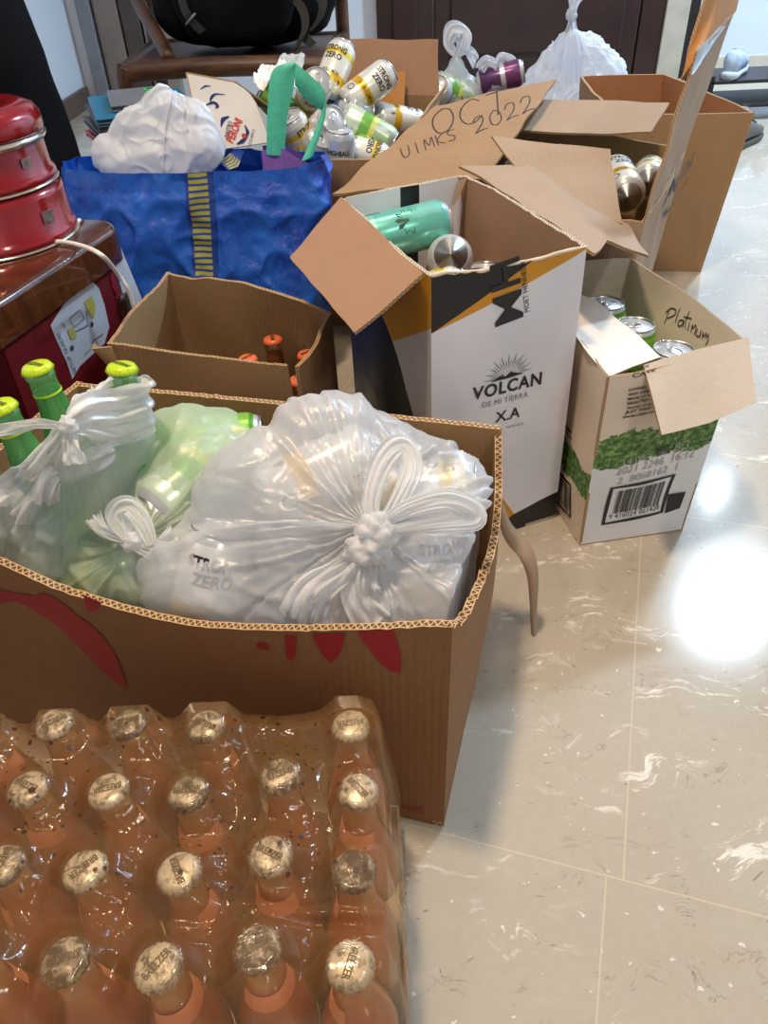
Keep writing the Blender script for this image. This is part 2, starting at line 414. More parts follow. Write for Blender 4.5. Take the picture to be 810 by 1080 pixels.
# ================================================================== THE ROOM
XL, XR, YB, YF, ZC = -1.46, 3.2, 4.55, -1.8, 2.6
def marble():
    t = NT('polished_marble_floor'); v = t.coord('Object')
    # gentle domain warp
    wn = t.noise(v, 3.2, 4, .6, out=1)
    vm = t.n('ShaderNodeVectorMath', operation='MULTIPLY_ADD'); t.l(wn, vm.inputs[0]); vm.inputs[1].default_value = (.20, .20, 0); t.l(v, vm.inputs[2]); w = vm.outputs[0]
    rot = t.n('ShaderNodeMapping'); rot.inputs['Rotation'].default_value = (0, 0, math.radians(24)); rot.inputs['Scale'].default_value = (1, 2.6, 1); t.l(w, rot.inputs[0]); r = rot.outputs[0]
    base = t.mix(t.ramp(t.noise(v, 2.2, 5), [(.3, 0.), (.7, 1.)]), srgb(172, 162, 144), srgb(194, 184, 168))
    base = t.mix(t.math('MULTIPLY', t.ramp(t.noise(v, 90, 5, .7), [(.35, 0.), (.75, 1.)]), .3), base, srgb(168, 150, 126))
    # broken white drifts
    patch = t.ramp(t.noise(r, 5.5, 3, .5), [(.52, 0.), (.64, 1.)])
    wh = t.ramp(t.noise(r, 15, 8, .76, dist=.35), [(.535, 0.), (.585, 1.)])
    base = t.mix(t.math('MULTIPLY', t.math('MULTIPLY', patch, wh), .95), base, srgb(232, 226, 214))
    wh2 = t.ramp(t.noise(v, 60, 3, .6), [(.67, 0.), (.70, 1.)])
    base = t.mix(t.math('MULTIPLY', wh2, .8), base, srgb(230, 224, 212))
    # thin brown veins : narrow band of a noise
    nv = t.noise(r, 4.2, 7, .62, dist=.5)
    vein = t.ramp(t.math('ABSOLUTE', t.math('SUBTRACT', nv, .5)), [(0., 1.), (.006, 0.)])
    gate = t.ramp(t.noise(v, 6, 3), [(.50, 0.), (.68, 1.)])
    base = t.mix(t.math('MULTIPLY', t.math('MULTIPLY', vein, gate), .62), base, srgb(118, 98, 76))
    nv2 = t.noise(r, 16, 5, .6, dist=1.)
    vein2 = t.ramp(t.math('ABSOLUTE', t.math('SUBTRACT', nv2, .5)), [(0., 1.), (.008, 0.)])
    gate2 = t.ramp(t.noise(v, 21, 2), [(.58, 0.), (.66, 1.)])
    base = t.mix(t.math('MULTIPLY', t.math('MULTIPLY', vein2, gate2), .8), base, srgb(84, 70, 58))
    # dark flecks
    fl = t.n('ShaderNodeMapping'); fl.inputs['Scale'].default_value = (34, 90, 1); fl.inputs['Rotation'].default_value = (0, 0, .9); t.l(w, fl.inputs[0])
    vo = t.n('ShaderNodeTexVoronoi'); t.l(fl.outputs[0], vo.inputs['Vector']); vo.inputs['Scale'].default_value = .55
    sp = t.ramp(vo.outputs['Distance'], [(.035, 1.), (.075, 0.)])
    base = t.mix(t.math('MULTIPLY', sp, .55), base, srgb(96, 82, 68))
    # tile joints, 0.6 m tiles turned like the ones in the room
    o = Vector((.202, .356)); a = math.atan2(.356-.231, .202-.161)-PI/2
    mp = t.n('ShaderNodeMapping'); mp.vector_type = 'TEXTURE'; mp.inputs['Location'].default_value = (o.x, o.y, 0); mp.inputs['Rotation'].default_value = (0, 0, a); t.l(v, mp.inputs[0])
    sp2 = t.n('ShaderNodeSeparateXYZ'); t.l(mp.outputs[0], sp2.inputs[0])
    jy = t.math('LESS_THAN', t.math('ABSOLUTE', t.math('SUBTRACT', t.math('FRACT', t.math('ADD', t.math('DIVIDE', sp2.outputs[1], .6), .5)), .5)), .0016)
    row = t.math('FLOOR', t.math('DIVIDE', sp2.outputs[1], .6))
    sx = t.math('MULTIPLY', row, -.03)
    jx = t.math('LESS_THAN', t.math('ABSOLUTE', t.math('SUBTRACT', t.math('FRACT', t.math('ADD', t.math('DIVIDE', t.math('ADD', sp2.outputs[0], t.math('MULTIPLY', t.math('ADD', row, 1.), -.016)), .6), .5)), .5)), .0016)
    base = t.mix(t.math('MULTIPLY', t.math('MAXIMUM', jx, jy), .5), base, srgb(216, 200, 172))
    rg = t.math('MULTIPLY_ADD', t.noise(v, 3, 3), .06, .10)
    return t.done(t.bsdf(base, rg, 0, None, Specular_IOR_Level=.6))
def room():
    bm = bmesh.new(); box(bm, ((XL+XR)/2, (YB+YF)/2, -.05), (XR-XL, YB-YF, .1)); f = build('floor', bm, marble(), smooth=False); f['kind'] = 'structure'
    wm = plain('white_painted_wall', srgb(206, 212, 222), .6, var=.03, nscale=2, bump=.05)
    for nm, c, s in (('wall_left', (XL-.05, (YB+YF)/2, ZC/2), (.1, YB-YF, ZC)), ('wall_right', (XR+.05, (YB+YF)/2, ZC/2), (.1, YB-YF, ZC)),
                     ('wall_back', ((XL+XR)/2, YB+.05, ZC/2), (XR-XL+.2, .1, ZC)), ('wall_front', ((XL+XR)/2, YF-.05, ZC/2), (XR-XL+.2, .1, ZC)),
                     ('ceiling', ((XL+XR)/2, (YB+YF)/2, ZC+.05), (XR-XL, YB-YF, .1))):
        bm = bmesh.new(); box(bm, c, s); o = build(nm, bm, wm, smooth=False); o['kind'] = 'structure'
    base_m = plain('cream_baseboard', srgb(196, 186, 168), .5)
    wood = plain('dark_door_wood', srgb(48, 26, 20), .35, var=.25, nscale=5)
    cream = plain('cream_frame', srgb(176, 166, 148), .5)
    y = YB
    bm = bmesh.new(); box(bm, ((1.72+XR)/2, y-.012, .045), (XR-1.72, .024, .09), bev=.004); build('baseboard_back', bm, base_m, smooth=False)['kind'] = 'structure'
    bm = bmesh.new(); box(bm, (XL+.012, 2.0, .045), (.024, 5., .09), bev=.004); build('baseboard_left', bm, plain('worn_brown_baseboard', srgb(92, 76, 66), .5), smooth=False)['kind'] = 'structure'
    d = empty('door_1', (.8, y, 0)); d['kind'] = 'structure'
    x0, x1, x2 = .075, .36, 1.40
    for a, b in ((x0, x1-.004), (x1+.004, x2-.004), (x2+.004, 1.52)):
        bm = bmesh.new(); box(bm, ((a+b)/2, y-.025, 1.05), (b-a, .05, 2.1), bev=.006)
        if b-a > .25:
            box(bm, ((a+b)/2, y-.055, 1.45), (b-a-.16, .02, .9), bev=.008); box(bm, ((a+b)/2, y-.055, .5), (b-a-.16, .02, .7), bev=.008)
        build('door_leaf', bm, wood, d, smooth=False)
    bm = bmesh.new(); box(bm, (1.585, y-.03, 1.08), (.12, .06, 2.16), bev=.005); box(bm, (.8, y-.03, 2.14), (1.6, .06, .08), bev=.005); build('door_frame', bm, cream, d, smooth=False)
    bm = bmesh.new(); box(bm, (1.675, y-.02, 1.08), (.055, .04, 2.16), bev=.004); o = build('upright_strip_1', bm, plain('dark_gap_paint', srgb(30, 22, 24), .4), smooth=False); o['kind'] = 'structure'  # solid dark strip, its colour stands for the shaded gap beside the frame
    gm = plain('grey_strip', srgb(120, 122, 130), .6)  # four upright strips on the back wall, each in one flat tone
    for k, (xa, xb, m) in enumerate(((-1.40, -1.33, gm), (-1.31, -1.20, plain('taupe_strip', srgb(122, 110, 102), .6)), (-1.19, -1.10, plain('dark_taupe_strip', srgb(70, 62, 58), .6)), (-1.09, -.95, plain('greige_strip', srgb(140, 130, 120), .6)))):
        bm = bmesh.new(); box(bm, ((xa+xb)/2, y-.03, 1.1), (xb-xa, .06, 2.2), bev=.006); o = build('upright_strip_%d' % (k+2), bm, m, smooth=False); o['kind'] = 'structure'
    # ceiling fittings
    def fitting(x, y_, d_, lab, warm):
        t = empty('ceiling_light', (x, y_, ZC), lab, 'ceiling light')
        bm = bmesh.new(); lathe(bm, [(d_*.5+.0, ZC-.001), (d_*.5+.03, ZC-.001), (d_*.5+.03, ZC-.02), (d_*.5, ZC-.02)], 40, M=Matrix.Translation((x, y_, 0))); build('light_rim', bm, M_white, t)
    fitting(1.3, -1.05, .30, 'added round neutral fill light, unseen at the near end of the room', 0)
    fitting(2.02, 3.15, .30, 'large round cool white ceiling light over the clear floor', 0); fitting(2.35, 4.25, .09, 'small round cool white ceiling light near the far wall', 0)
    fitting(-.28, .62, .22, 'round warm ceiling light over the front cardboard box', 1); fitting(.15, 1.95, .3, 'added wide round warm fill light above the box piles', 1)
room()

# ================================================================== CANS AND BOTTLES (one of each kind, then copies)
CAN_R, CAN_H = .033, .122
def can_body_mat(name, bands, splash=None, rough=.28, metal=.35):
    """bands: (start height 0..1, colour); splash: colour patches with a noisy outline"""
    if name in _mc: return _mc[name]
    t = NT(name); uvn = t.n('ShaderNodeUVMap'); sep = t.n('ShaderNodeSeparateXYZ'); t.l(uvn.outputs[0], sep.inputs[0])
    h = t.math('DIVIDE', sep.outputs[1], CAN_H)
    c = t.ramp(h, bands, const=True)
    if splash:
        col, th = splash; m = t.ramp(t.noise(t.coord('Object', (1, 1, .6)), 26, 2, .4), [(th, 0.), (th+.02, 1.)])
        lim = t.math('MULTIPLY', t.math('GREATER_THAN', h, .12), t.math('LESS_THAN', h, .88))
        c = t.mix(t.math('MULTIPLY', m, lim), c, col)
    dent = t.bump(t.noise(t.coord(), 18, 2), .35, .006)
    _mc[name] = t.done(t.bsdf(c, rough, metal, dent)); return _mc[name]
SILV = srgb(196, 198, 200)
CAN_STYLES = {
    'strong': ([(0., SILV), (.06, srgb(226, 224, 218)), (.30, srgb(222, 176, 40)), (.44, srgb(232, 230, 224)), (.92, SILV)], (srgb(216, 196, 60), .66)),
    'lemon': ([(0., SILV), (.06, srgb(230, 228, 214)), (.22, srgb(226, 190, 50)), (.36, srgb(238, 236, 226)), (.70, srgb(236, 208, 70)), (.80, srgb(230, 230, 220)), (.92, SILV)], None),
    'lime': ([(0., SILV), (.05, srgb(118, 178, 60)), (.5, srgb(140, 196, 74)), (.90, srgb(92, 160, 40)), (.94, SILV)], (srgb(220, 226, 120), .6)),
    'teal': ([(0., SILV), (.05, srgb(110, 196, 176)), (.93, srgb(150, 214, 200))], (srgb(134, 208, 192), .5)),
    'grape': ([(0., SILV), (.06, srgb(96, 64, 110)), (.5, srgb(206, 196, 210)), (.60, srgb(110, 60, 104)), (.92, SILV)], None),
    'blue': ([(0., SILV), (.06, srgb(190, 208, 226)), (.4, srgb(90, 130, 178)), (.58, srgb(206, 216, 226)), (.92, SILV)], None),
    'green_glass': ([(0., SILV), (.06, srgb(206, 222, 196)), (.34, srgb(120, 186, 80)), (.52, srgb(222, 226, 120)), (.62, srgb(176, 206, 160)), (.92, SILV)], (srgb(226, 232, 226), .62)),
}
def make_can(style, name='drink_can', lab=None, group=None, k=1.0):
    bands, spl = CAN_STYLES[style]
    root = empty(name, (0, 0, 0), lab, 'can', group)
    R, H = CAN_R, CAN_H*k
    bm = bmesh.new()
    lathe(bm, [(.021, .002), (.024, 0.), (.026, .001), (.0305, .008), (R, .013), (R, H*.5), (R, H-.016), (.0318, H-.011), (.0285, H-.004), (.0268, H-.002)], 36)
    cb = build('can_body', bm, can_body_mat('can_print_'+style, bands, spl), root, angle=50)
    bm = bmesh.new(); lathe(bm, [(0.0001, .0085), (.012, .0075), (.019, .003), (.0225, 0.), (.0245, -.0002)], 32); build('can_base', bm, M_alud, root)
    bm = bmesh.new(); lathe(bm, [(.0268, H-.003), (.0278, H-.0008), (.0277, H+.0006), (.0268, H+.0007), (.0258, H-.001), (.0250, H-.0042), (.024, H-.0048), (.0225, H-.0032), (.0001, H-.0032)], 36); cl = build('can_lid', bm, M_alu, root)
    bm = bmesh.new()
    pts = [Vector((.0105*math.cos(a)*.72, .004+.0125*math.sin(a), H-.0018)) for a in [2*PI*i/20 for i in range(21)]]
    tube(bm, pts, .0011, 6, caps=False); box(bm, (0, -.003, H-.0022), (.008, .008, .0014), bev=.0005); build('pull_tab', bm, M_alu, cl)
    def cyl(x, y): a = x/R; return Vector(((R+.0004)*math.sin(a), -(R+.0004)*math.cos(a), y))
    d = Decal(cyl)
    if style in ('strong', 'lemon'):
        for s in (0, PI*R):
            d.text('STRONG', (s-.026, H*.74), (s+.026, H*.74), .03, 1.25); d.text('ZERO', (s-.020, H*.60), (s+.020, H*.60), .03, 1.1)
            d.text('DOUBLE LEMON', (s-.026, H*.34), (s+.026, H*.34), .01, 1.5, mi=0)
            d.text('9', (s+.03, H*.2), (s+.036, H*.2), .02, 1.2)
            d.stroke([(s-.03+.007*math.cos(a), H*.2+.007*math.sin(a)) for a in [2*PI*i/16 for i in range(17)]], .0018)
    elif style == 'teal':
        d.text('SELTZER', (-.02, H*.78), (.02, H*.78), .02)
        for i in range(22): d.rect(.030+i*.0011, H*.60, .030+i*.0011+(.0004+.0004*(i*7 % 3)), H*.84)
        for k2 in range(7):
            a = -.4+k2*.62; d.poly([(-.0, H*.4), (.016*math.cos(a-.22), H*.4+.016*math.sin(a-.22)), (.021*math.cos(a), H*.4+.021*math.sin(a)), (.016*math.cos(a+.22), H*.4+.016*math.sin(a+.22))], 1)
    elif style in ('lime', 'green_glass'):
        d.text('APPLE', (-.022, H*.62), (.022, H*.62), .03, 1.2, mi=1); d.text('CIDER', (-.016, H*.5), (.016, H*.5), .02, 1.1, mi=1)
    else:
        d.text('HIGHBALL', (-.024, H*.66), (.024, H*.66), .03, 1.3); d.text('7%', (-.01, H*.2), (.01, H*.2), .02)
    d.done('can_lettering', [M_black, plain('dark_green_ink', srgb(20, 74, 50), .4)], cb)
    return root
_cans = {}
NCAN = [0]
def put_can(style, loc, axis, label, group, roll=0., k=1.0, center=False):
    key = (style, k)
    if key not in _cans: r = _cans[key] = make_can(style, k=k)
    else: r = copy_tree(_cans[key])
    r['label'] = label; r['group'] = group; r['category'] = 'can'
    loc = Vector(loc); ax = Vector(axis).normalized()
    if center: loc = loc-ax*CAN_H*k*.5
    orient(r, loc, ax, roll); return r

def glass_mat(name, col, opac=.35, gloss=.1):
    return film(name, col, opac, gloss, .06, .3)
def liquid_mat(name, col, col2=None):
    if name in _mc: return _mc[name]
    t = NT(name); v = t.coord(); c = t.mix(t.ramp(t.noise(v, 9, 2), [(.35, 0.), (.65, 1.)]), col, col2 or col)
    d = t.bsdf(c, .25); tl = t.n('ShaderNodeBsdfTranslucent'); t.l(c, tl.inputs[0])
    m = t.n('ShaderNodeMixShader'); m.inputs[0].default_value = .45; t.l(d, m.inputs[1]); t.l(tl.outputs[0], m.inputs[2])
    _mc[name] = t.done(m.outputs[0]); return _mc[name]
def dirty_cap_mat():
    t = NT('tarnished_white_crown_cap'); v = t.coord('Object')
    oi = t.n('ShaderNodeObjectInfo'); va = t.n('ShaderNodeVectorMath', operation='ADD'); t.l(v, va.inputs[0])
    cx = t.n('ShaderNodeCombineXYZ'); t.l(t.math('MULTIPLY', oi.outputs['Random'], 50.), cx.inputs[0]); t.l(cx.outputs[0], va.inputs[1])
    n = t.noise(va.outputs[0], 95, 8, .74, dist=.6)
    wear = t.math('MULTIPLY_ADD', oi.outputs['Random'], .16, -.05)
    f = t.ramp(t.math('ADD', n, wear), [(.45, 0.), (.53, .6), (.62, 1.)])
    c = t.mix(f, srgb(206, 192, 162), srgb(46, 40, 38))
    return t.done(t.bsdf(c, .38, .35))
M_dcap = dirty_cap_mat()
def make_bottle(kind):
    """275 ml bottle standing on the origin: glass, drink, crown cap, neck label, front label"""
    root = empty('drink_bottle', (0, 0, 0), None, 'bottle')
    orange = kind != 'green'
    prof = [(.022, 0.), (.027, .002), (.0285, .008), (.0285, .115), (.0278, .128), (.0235, .150), (.0175, .172), (.0142, .190), (.0132, .215), (.0135, .2165), (.0142, .218), (.0142, .2225), (.0128, .2235), (.0128, .228)]
    bm = bmesh.new(); lathe(bm, prof, 32)
    gc = (1., .97, .92) if orange else srgb(120, 220, 120)
    build('glass', bm, glass_mat('clear_bottle_glass' if orange else 'green_bottle_glass', gc, .03 if orange else .45, .03), root)
    bm = bmesh.new()
    top = .205 if kind != 'green' else .203
    lathe(bm, [(r-.0016, z) for r, z in prof[1:8]]+[(.0125, .195), (.0118, top), (.0001, top)], 28)
    lm = {'orange': ('orange_drink', srgb(240, 138, 48), srgb(250, 196, 72)), 'green': ('green_drink', srgb(36, 146, 34), srgb(60, 170, 40)), 'amber': ('amber_drink', srgb(222, 150, 40), srgb(214, 120, 40))}[kind]
    build('drink', bm, liquid_mat(*lm), root)
    bm = bmesh.new()
    cp = [(.0001, .2318), (.011, .2314), (.0132, .2302), (.0145, .2275), (.0158, .2248), (.0152, .2245), (.0140, .2262)]
    lathe(bm, cp, 84, crimp=(21, {3, 4, 5}, .028)); bmesh.ops.recalc_face_normals(bm, faces=bm.faces)
    cc_ = build('crown_cap', bm, {'orange': M_dcap, 'green': M_lime, 'amber': M_orcap}[kind], root)
    d = Decal(lambda x, y: Vector((x, y, .2318+.0003-.6*(x*x+y*y))))
    d.text('BREEZER', (-.0105, -.0022), (.0105, -.0022), .02, 1.35); d.done('cap_lettering', [plain('dark_cap_ink', srgb(50, 44, 30) if orange else srgb(70, 96, 20), .5)], cc_)
    # labels
    def cyl(r): return lambda x, y: Vector((r*math.sin(x/r), -r*math.cos(x/r), y))
    bm = bmesh.new(); f = cyl(.02895); sheet(bm, lambda u, v: f(lerp(-.06, .06, u), lerp(.030, .100, v)), 28, 1, .0004, (0, 0, 0))
    fl_ = build('front_label', bm, plain('pale_orange_label' if orange else 'green_label', srgb(240, 190, 120) if orange else srgb(150, 210, 60), .45, var=.1), root)
    d = Decal(cyl(.0292)); d.text('BREEZER', (-.026, .066), (.026, .066), .03, 1.3); d.text('Jamaican Passion' if False else 'FRUIT', (-.012, .045), (.012, .045), .01); d.done('label_lettering', [M_red if orange else M_white], fl_)
    if kind == 'green':
        bm = bmesh.new(); lathe(bm, [(.0139, .2005), (.0142, .2005), (.0142, .2025), (.0138, .2025)], 28); build('neck_ring', bm, M_lime, root)
    else:
        bm = bmesh.new(); f2 = cyl(.0168); sheet(bm, lambda u, v: Vector((lerp(.0182, .0150, v)*math.sin(lerp(-1.5, 1.5, u)), -lerp(.0182, .0150, v)*math.cos(lerp(-1.5, 1.5, u)), lerp(.1715, .189, v))), 16, 2, .0003, (0, 0, 0)); build('neck_label', bm, plain('peach_neck_label', srgb(238, 140, 90), .4), root)
    return root
BOT = {}
def put_bottle(kind, loc, label, group, axis=(0, 0, 1), roll=0.):
    if kind not in BOT: r = BOT[kind] = make_bottle(kind)
    else: r = copy_tree(BOT[kind])
    tag(r, label, 'bottle', group); orient(r, loc, axis, roll); return r

# ================================================================== SHRINK-WRAPPED BOTTLE PACK
ZCAP = .235
def bottle_pack():
    rowsY = [.385, .325, .266, .204]; spots = []
    XS = [[-.035, -.093, -.154, -.220, -.281, -.343], [-.029, -.089, -.158, -.220, -.283, -.346], [-.032, -.091, -.154, -.221, -.281, -.342], [-.034, -.094, -.156, -.217, -.278, -.339]]
    dy = [[-.008, -.030, -.002, .004, .007, .008], [-.007, .009, -.002, .003, .008, .01], [-.008, .005, -.004, .001, .007, .008], [-.006, .006, -.002, .004, .006, .007]]
    names = ['back row', 'second row', 'third row back', 'front row']
    for r in range(4):
        for c in range(6):
            if (r, c) != (0, 1): spots.append((XS[r][c], rowsY[r]+dy[r][c], r, c))
    rolls = {(0, 0): PI+.1, (0, 2): PI-.5, (0, 3): PI+.25, (0, 4): PI+.5, (3, 0): -1.9, (3, 3): PI+.35, (3, 2): .9}
    cols = ['at the right end', 'second from the right', 'third from the right', 'fourth from the right', 'fifth from the right', 'at the left end']
    for x, y, r, c in spots:
        lab = 'orange bottle in shrink-wrapped pack, %s, %s' % (names[r], cols[c])
        put_bottle('orange', (x, y, .0035), lab, 'orange bottles in the shrink-wrapped pack', roll=rolls.get((r, c), random.uniform(-PI, PI)))
    # film : tented over the caps, falling down the sides
    caps = np.array([(x, y) for x, y, r, c in spots]); x0, x1 = caps[:, 0].min()+.004, caps[:, 0].max(); y0, y1 = caps[:, 1].min(), .386
    def field(x, y):
        d = np.sqrt(((caps-np.array([x, y]))**2).sum(1)); k = d.min()
        e = max(0., k-.0155)
        sag = .019*(1-math.exp(-e/.013))
        q = Vector((x*38, y*38, 1)); w = 1-abs(noise.noise(q+Vector((noise.noise(q*.6)*2, 0, 0)))*2)
        q2 = Vector((x*9+3, (y+x*.35)*46, 5)); w2 = max(0, 1-abs(noise.noise(q2))*5)
        g = min(1, e/.008)
        strip = max(0, 1-abs(y-(.233-.10*(x+.06)))/.016)*sstep(-.12, -.085, x)*(1-sstep(-.03, 0, x))*.004*math.cos((y-.233+.1*(x+.06))*520)
        return .2372-sag+g*(.0020*w*w-.001+.0014*w2*w2+strip)
    SK = .255; n1, n2 = 190, 170; L = .075+SK
    ext = [(0, 0, 0), (.0165, .0165, 0), (.05, .0295, .10), (.062, .0315, .125), (.075+SK, .0325, .2345)]
    def side(d):
        for a, b in zip(ext, ext[1:]):
            if d <= b[0]: t = (d-a[0])/(b[0]-a[0]); return (a[1]+(b[1]-a[1])*t, a[2]+(b[2]-a[2])*t)
        return ext[-1][1:]
    def prm(lo, hi, n):
        core = int(n*.72); out = []
        sk = [.0165, .026, .036, .05, .062, .09, .14, .2, .26, L][:10]
        a = [lo-s for s in reversed(sk)]; b = [hi+s for s in sk]
        return a+[lo+(hi-lo)*i/(core-1) for i in range(core)]+b
    xs = prm(x0, x1, n1); ys = prm(y0, y1, n2)
    bm = bmesh.new(); G = []
    for px in xs:
        row = []
        for py in ys:
            cx = min(max(px, x0), x1); cy = min(max(py, y0), y1); vx, vy = px-cx, py-cy; d = max(abs(vx), abs(vy))
            if d < 1e-9: row.append(bm.verts.new((px, py, field(px, py)))); continue
            rr, drop = side(d); l = math.hypot(vx, vy); vx /= l; vy /= l
            z = field(cx, cy); near = math.sqrt(((caps-np.array([cx, cy]))**2).sum(1).min())
            scal = sstep(.014, .03, near)
            rr2 = rr-.006*scal*sstep(.0, .05, drop); zz = z-drop*(1 if drop < .126 else 1)
            zz = max(.004, zz-.006*scal*(1-sstep(.02, .09, drop)))
            w = noise.noise(Vector((cx*40+vx, cy*40+vy, zz*18)))*.0016*min(1, drop*20)
            row.append(bm.verts.new((cx+vx*(rr2+w), cy+vy*(rr2+w), zz)))
        G.append(row)
    # the torn opening at the front-right corner lets bottle sides show
    for i in range(len(xs)-1):
        for j in range(len(ys)-1):
            f = bm.faces.new((G[i][j], G[i+1][j], G[i+1][j+1], G[i][j+1]))
    t = NT('clear_shrink_film'); v = t.coord('Object')
    nm = t.bump(t.noise(v, 45, 5, .6, dist=1.2), .2, .004)
    d = t.n('ShaderNodeBsdfDiffuse'); d.inputs[0].default_value = (*srgb(214, 164, 104), 1)
    tr = t.n('ShaderNodeBsdfTransparent'); tr.inputs[0].default_value = (.98, .95, .92, 1)
    m2 = t.n('ShaderNodeMixShader'); m2.inputs[0].default_value = .13; t.l(tr.outputs[0], m2.inputs[1]); t.l(d.outputs[0], m2.inputs[2])
    g = t.n('ShaderNodeBsdfGlossy'); g.inputs['Roughness'].default_value = .12; g.inputs[0].default_value = (1, 1, 1, 1); t.l(nm, g.inputs['Normal'])
    fr = t.n('ShaderNodeFresnel'); fr.inputs[0].default_value = 1.5; t.l(nm, fr.inputs['Normal'])
    m3 = t.n('ShaderNodeMixShader'); t.l(t.math('MULTIPLY_ADD', fr.outputs[0], .45, .0, clamp=True), m3.inputs[0]); t.l(m2.outputs[0], m3.inputs[1]); t.l(g.outputs[0], m3.inputs[2])
    # brown splashes dried on the film
    vo = t.n('ShaderNodeTexVoronoi'); t.l(v, vo.inputs['Vector']); vo.inputs['Scale'].default_value = 150
    rnd = t.n('ShaderNodeSeparateXYZ'); t.l(vo.outputs['Color'], rnd.inputs[0])
    lim = t.math('MULTIPLY', t.math('POWER', rnd.outputs[0], 2.4), .40)
    zone = t.ramp(t.noise(v, 8, 2), [(.40, 0.), (.48, 1.)])
    spo = t.math('MULTIPLY', t.math('LESS_THAN', vo.outputs['Distance'], lim), zone)
    sy = t.n('ShaderNodeSeparateXYZ'); t.l(v, sy.inputs[0])
    spo = t.math('MULTIPLY', spo, t.math('GREATER_THAN', sy.outputs[1], -.045))
    dk = t.bsdf(srgb(58, 26, 16), .3)
    m4 = t.n('ShaderNodeMixShader'); t.l(t.math('MULTIPLY', spo, .9), m4.inputs[0]); t.l(m3.outputs[0], m4.inputs[1]); t.l(dk, m4.inputs[2])
    root = empty('shrink_wrap', (-.19, .295, 0), 'clear shrink film with brown specks stretched over the pack of orange bottles', 'plastic wrap')
    build('film_cover', bm, t.done(m4.outputs[0]), root)
    # low cardboard tray under the bottles
    tr_ = empty('carton_tray', (-.19, .295, 0), 'low brown cardboard tray under the shrink-wrapped orange bottles', 'tray')
    X0, X1, Y0, Y1 = -.377, .0015, .167, .4155
    bm = bmesh.new(); c = [Vector(p) for p in ((X0, Y0, .0), (X1, Y0, .0), (X1, Y1, .0), (X0, Y1, .0))]
    for i in range(4):
        a, b = c[i], c[(i+1) % 4]
        sheet(bm, lambda u, v: lerp(a, b, u)+Vector((0, 0, v*(.042+.012*noise.noise(Vector((u*9, i, 3)))))), 30, 3, .002)
    sheet(bm, lambda u, v: Vector((lerp(X0, X1, u), lerp(Y0, Y1, v), .002)), 1, 1, .0015)
    build('tray_body', bm, [M_cb3, M_edge, M_cbin], tr_)
bottle_pack()

# ================================================================== FRONT CARDBOARD BOX
A0, A1 = Vector((-.463, .566, 0)), Vector((.047, .414, 0)); A2 = Vector((.133, .705, 0)); A3 = Vector((-.377, .857, 0))
up = Vector((0, 0, .30))
def torn(tab, H=.30, rough=.0035, seed=0, W=.53):
    return lambda u: (interp(tab, u)+rough*noise.noise(Vector((u*55*W/.5, seed, 0)))+rough*.6*noise.noise(Vector((u*170*W/.5, seed, 4))))/H
L_ = .532
profA = {0: torn([(0, .302), (.2, .288), (.304, .269), (.43, .256), (.5, .252), (.571, .252), (.652, .258), (.73, .265), (.861, .282), (.97, .299), (1, .302)], seed=1, rough=.0022),
         1: torn([(0, .302), (.04, .291), (.12, .275), (.25, .264), (.4, .254), (.6, .247), (.8, .254), (.9, .272), (.96, .295), (1, .304)], seed=2, W=.3, rough=.010),
         2: torn([(0, .304), (1, .30)], seed=3, rough=.0015), 3: torn([(0, .302), (.5, .30), (1, .303)], seed=4, rough=.0015, W=.3)}
boxA, wA = carton('cardboard_box', 'large brown cardboard box with red brush print in front, filled with knotted plastic bags', 'box',
                  [A0, A1, A2, A3], [A0+up, A1+up+Vector((.003, 0, 0)), A2+up, A3+up], .008, [cardboard('cardboard_dark_kraft', srgb(134, 92, 54)), M_edge, cardboard('cardboard_dark_inside', srgb(152, 114, 72))], profA, .004, 3, .003, bulges={1: .017, 0: .004}, nu=90, nv=16)
d = Decal(wA[0].map)
def fA(pts): return [wA[0].px(*p) for p in pts]
# red brush flourish
top = curve_pts(fA([(-60, 622), (-20, 622), (0, 620), (20, 623), (40, 626), (75, 640), (100, 656), (122, 684), (136, 718)]), 40)
bot = curve_pts(fA([(-60, 634), (-20, 634), (0, 635), (18, 632), (38, 642), (66, 660), (92, 686), (112, 706), (136, 722)]), 40)
d.raw(top+bot, [(i, 41+i, 42+i, i+1) for i in range(40)])
top = curve_pts(fA([(36, 627), (46, 622), (56, 624), (70, 632), (80, 641)]), 16); bot = curve_pts(fA([(36, 632), (46, 633), (58, 638), (68, 641), (80, 641.5)]), 16)
d.raw(top+bot, [(i, 17+i, 18+i, i+1) for i in range(16)])
d.poly(fA([(91, 622), (110, 630), (106, 639), (99, 641), (94, 637)]))
d.poly([(wA[0].px(277, 678)[0]+.0062*math.cos(a), wA[0].px(277, 678)[1]+.0048*math.sin(a)) for a in [2*PI*i/20 for i in range(20)]])
top = curve_pts(fA([(300, 667), (301, 678), (303, 690), (305, 694)]), 8); bot = curve_pts(fA([(311, 667), (311, 680), (310, 690), (306, 694)]), 8); d.raw(top+bot, [(i, i+1, 10+i, 9+i) for i in range(8)])
top = curve_pts(fA([(328, 666), (334, 678), (342, 690), (347, 695)]), 8); bot = curve_pts(fA([(362, 665), (360, 678), (355, 690), (348, 696)]), 8); d.raw(top+bot, [(i, i+1, 10+i, 9+i) for i in range(8)])
top = curve_pts(fA([(375, 665), (386, 680), (398, 696), (410, 706)]), 8); bot = curve_pts(fA([(411, 662), (416, 676), (421, 692), (420, 708)]), 8); d.raw(top+bot, [(i, i+1, 10+i, 9+i) for i in range(8)])
for (a, b, s) in (((447, 851), (421, 847), 'U20'),):
    pa, pb = wA[0].px(*a), wA[0].px(*b); d.text('20U', pa, pb, .01, 1.0)
d.done('red_print', [M_red], boxA)
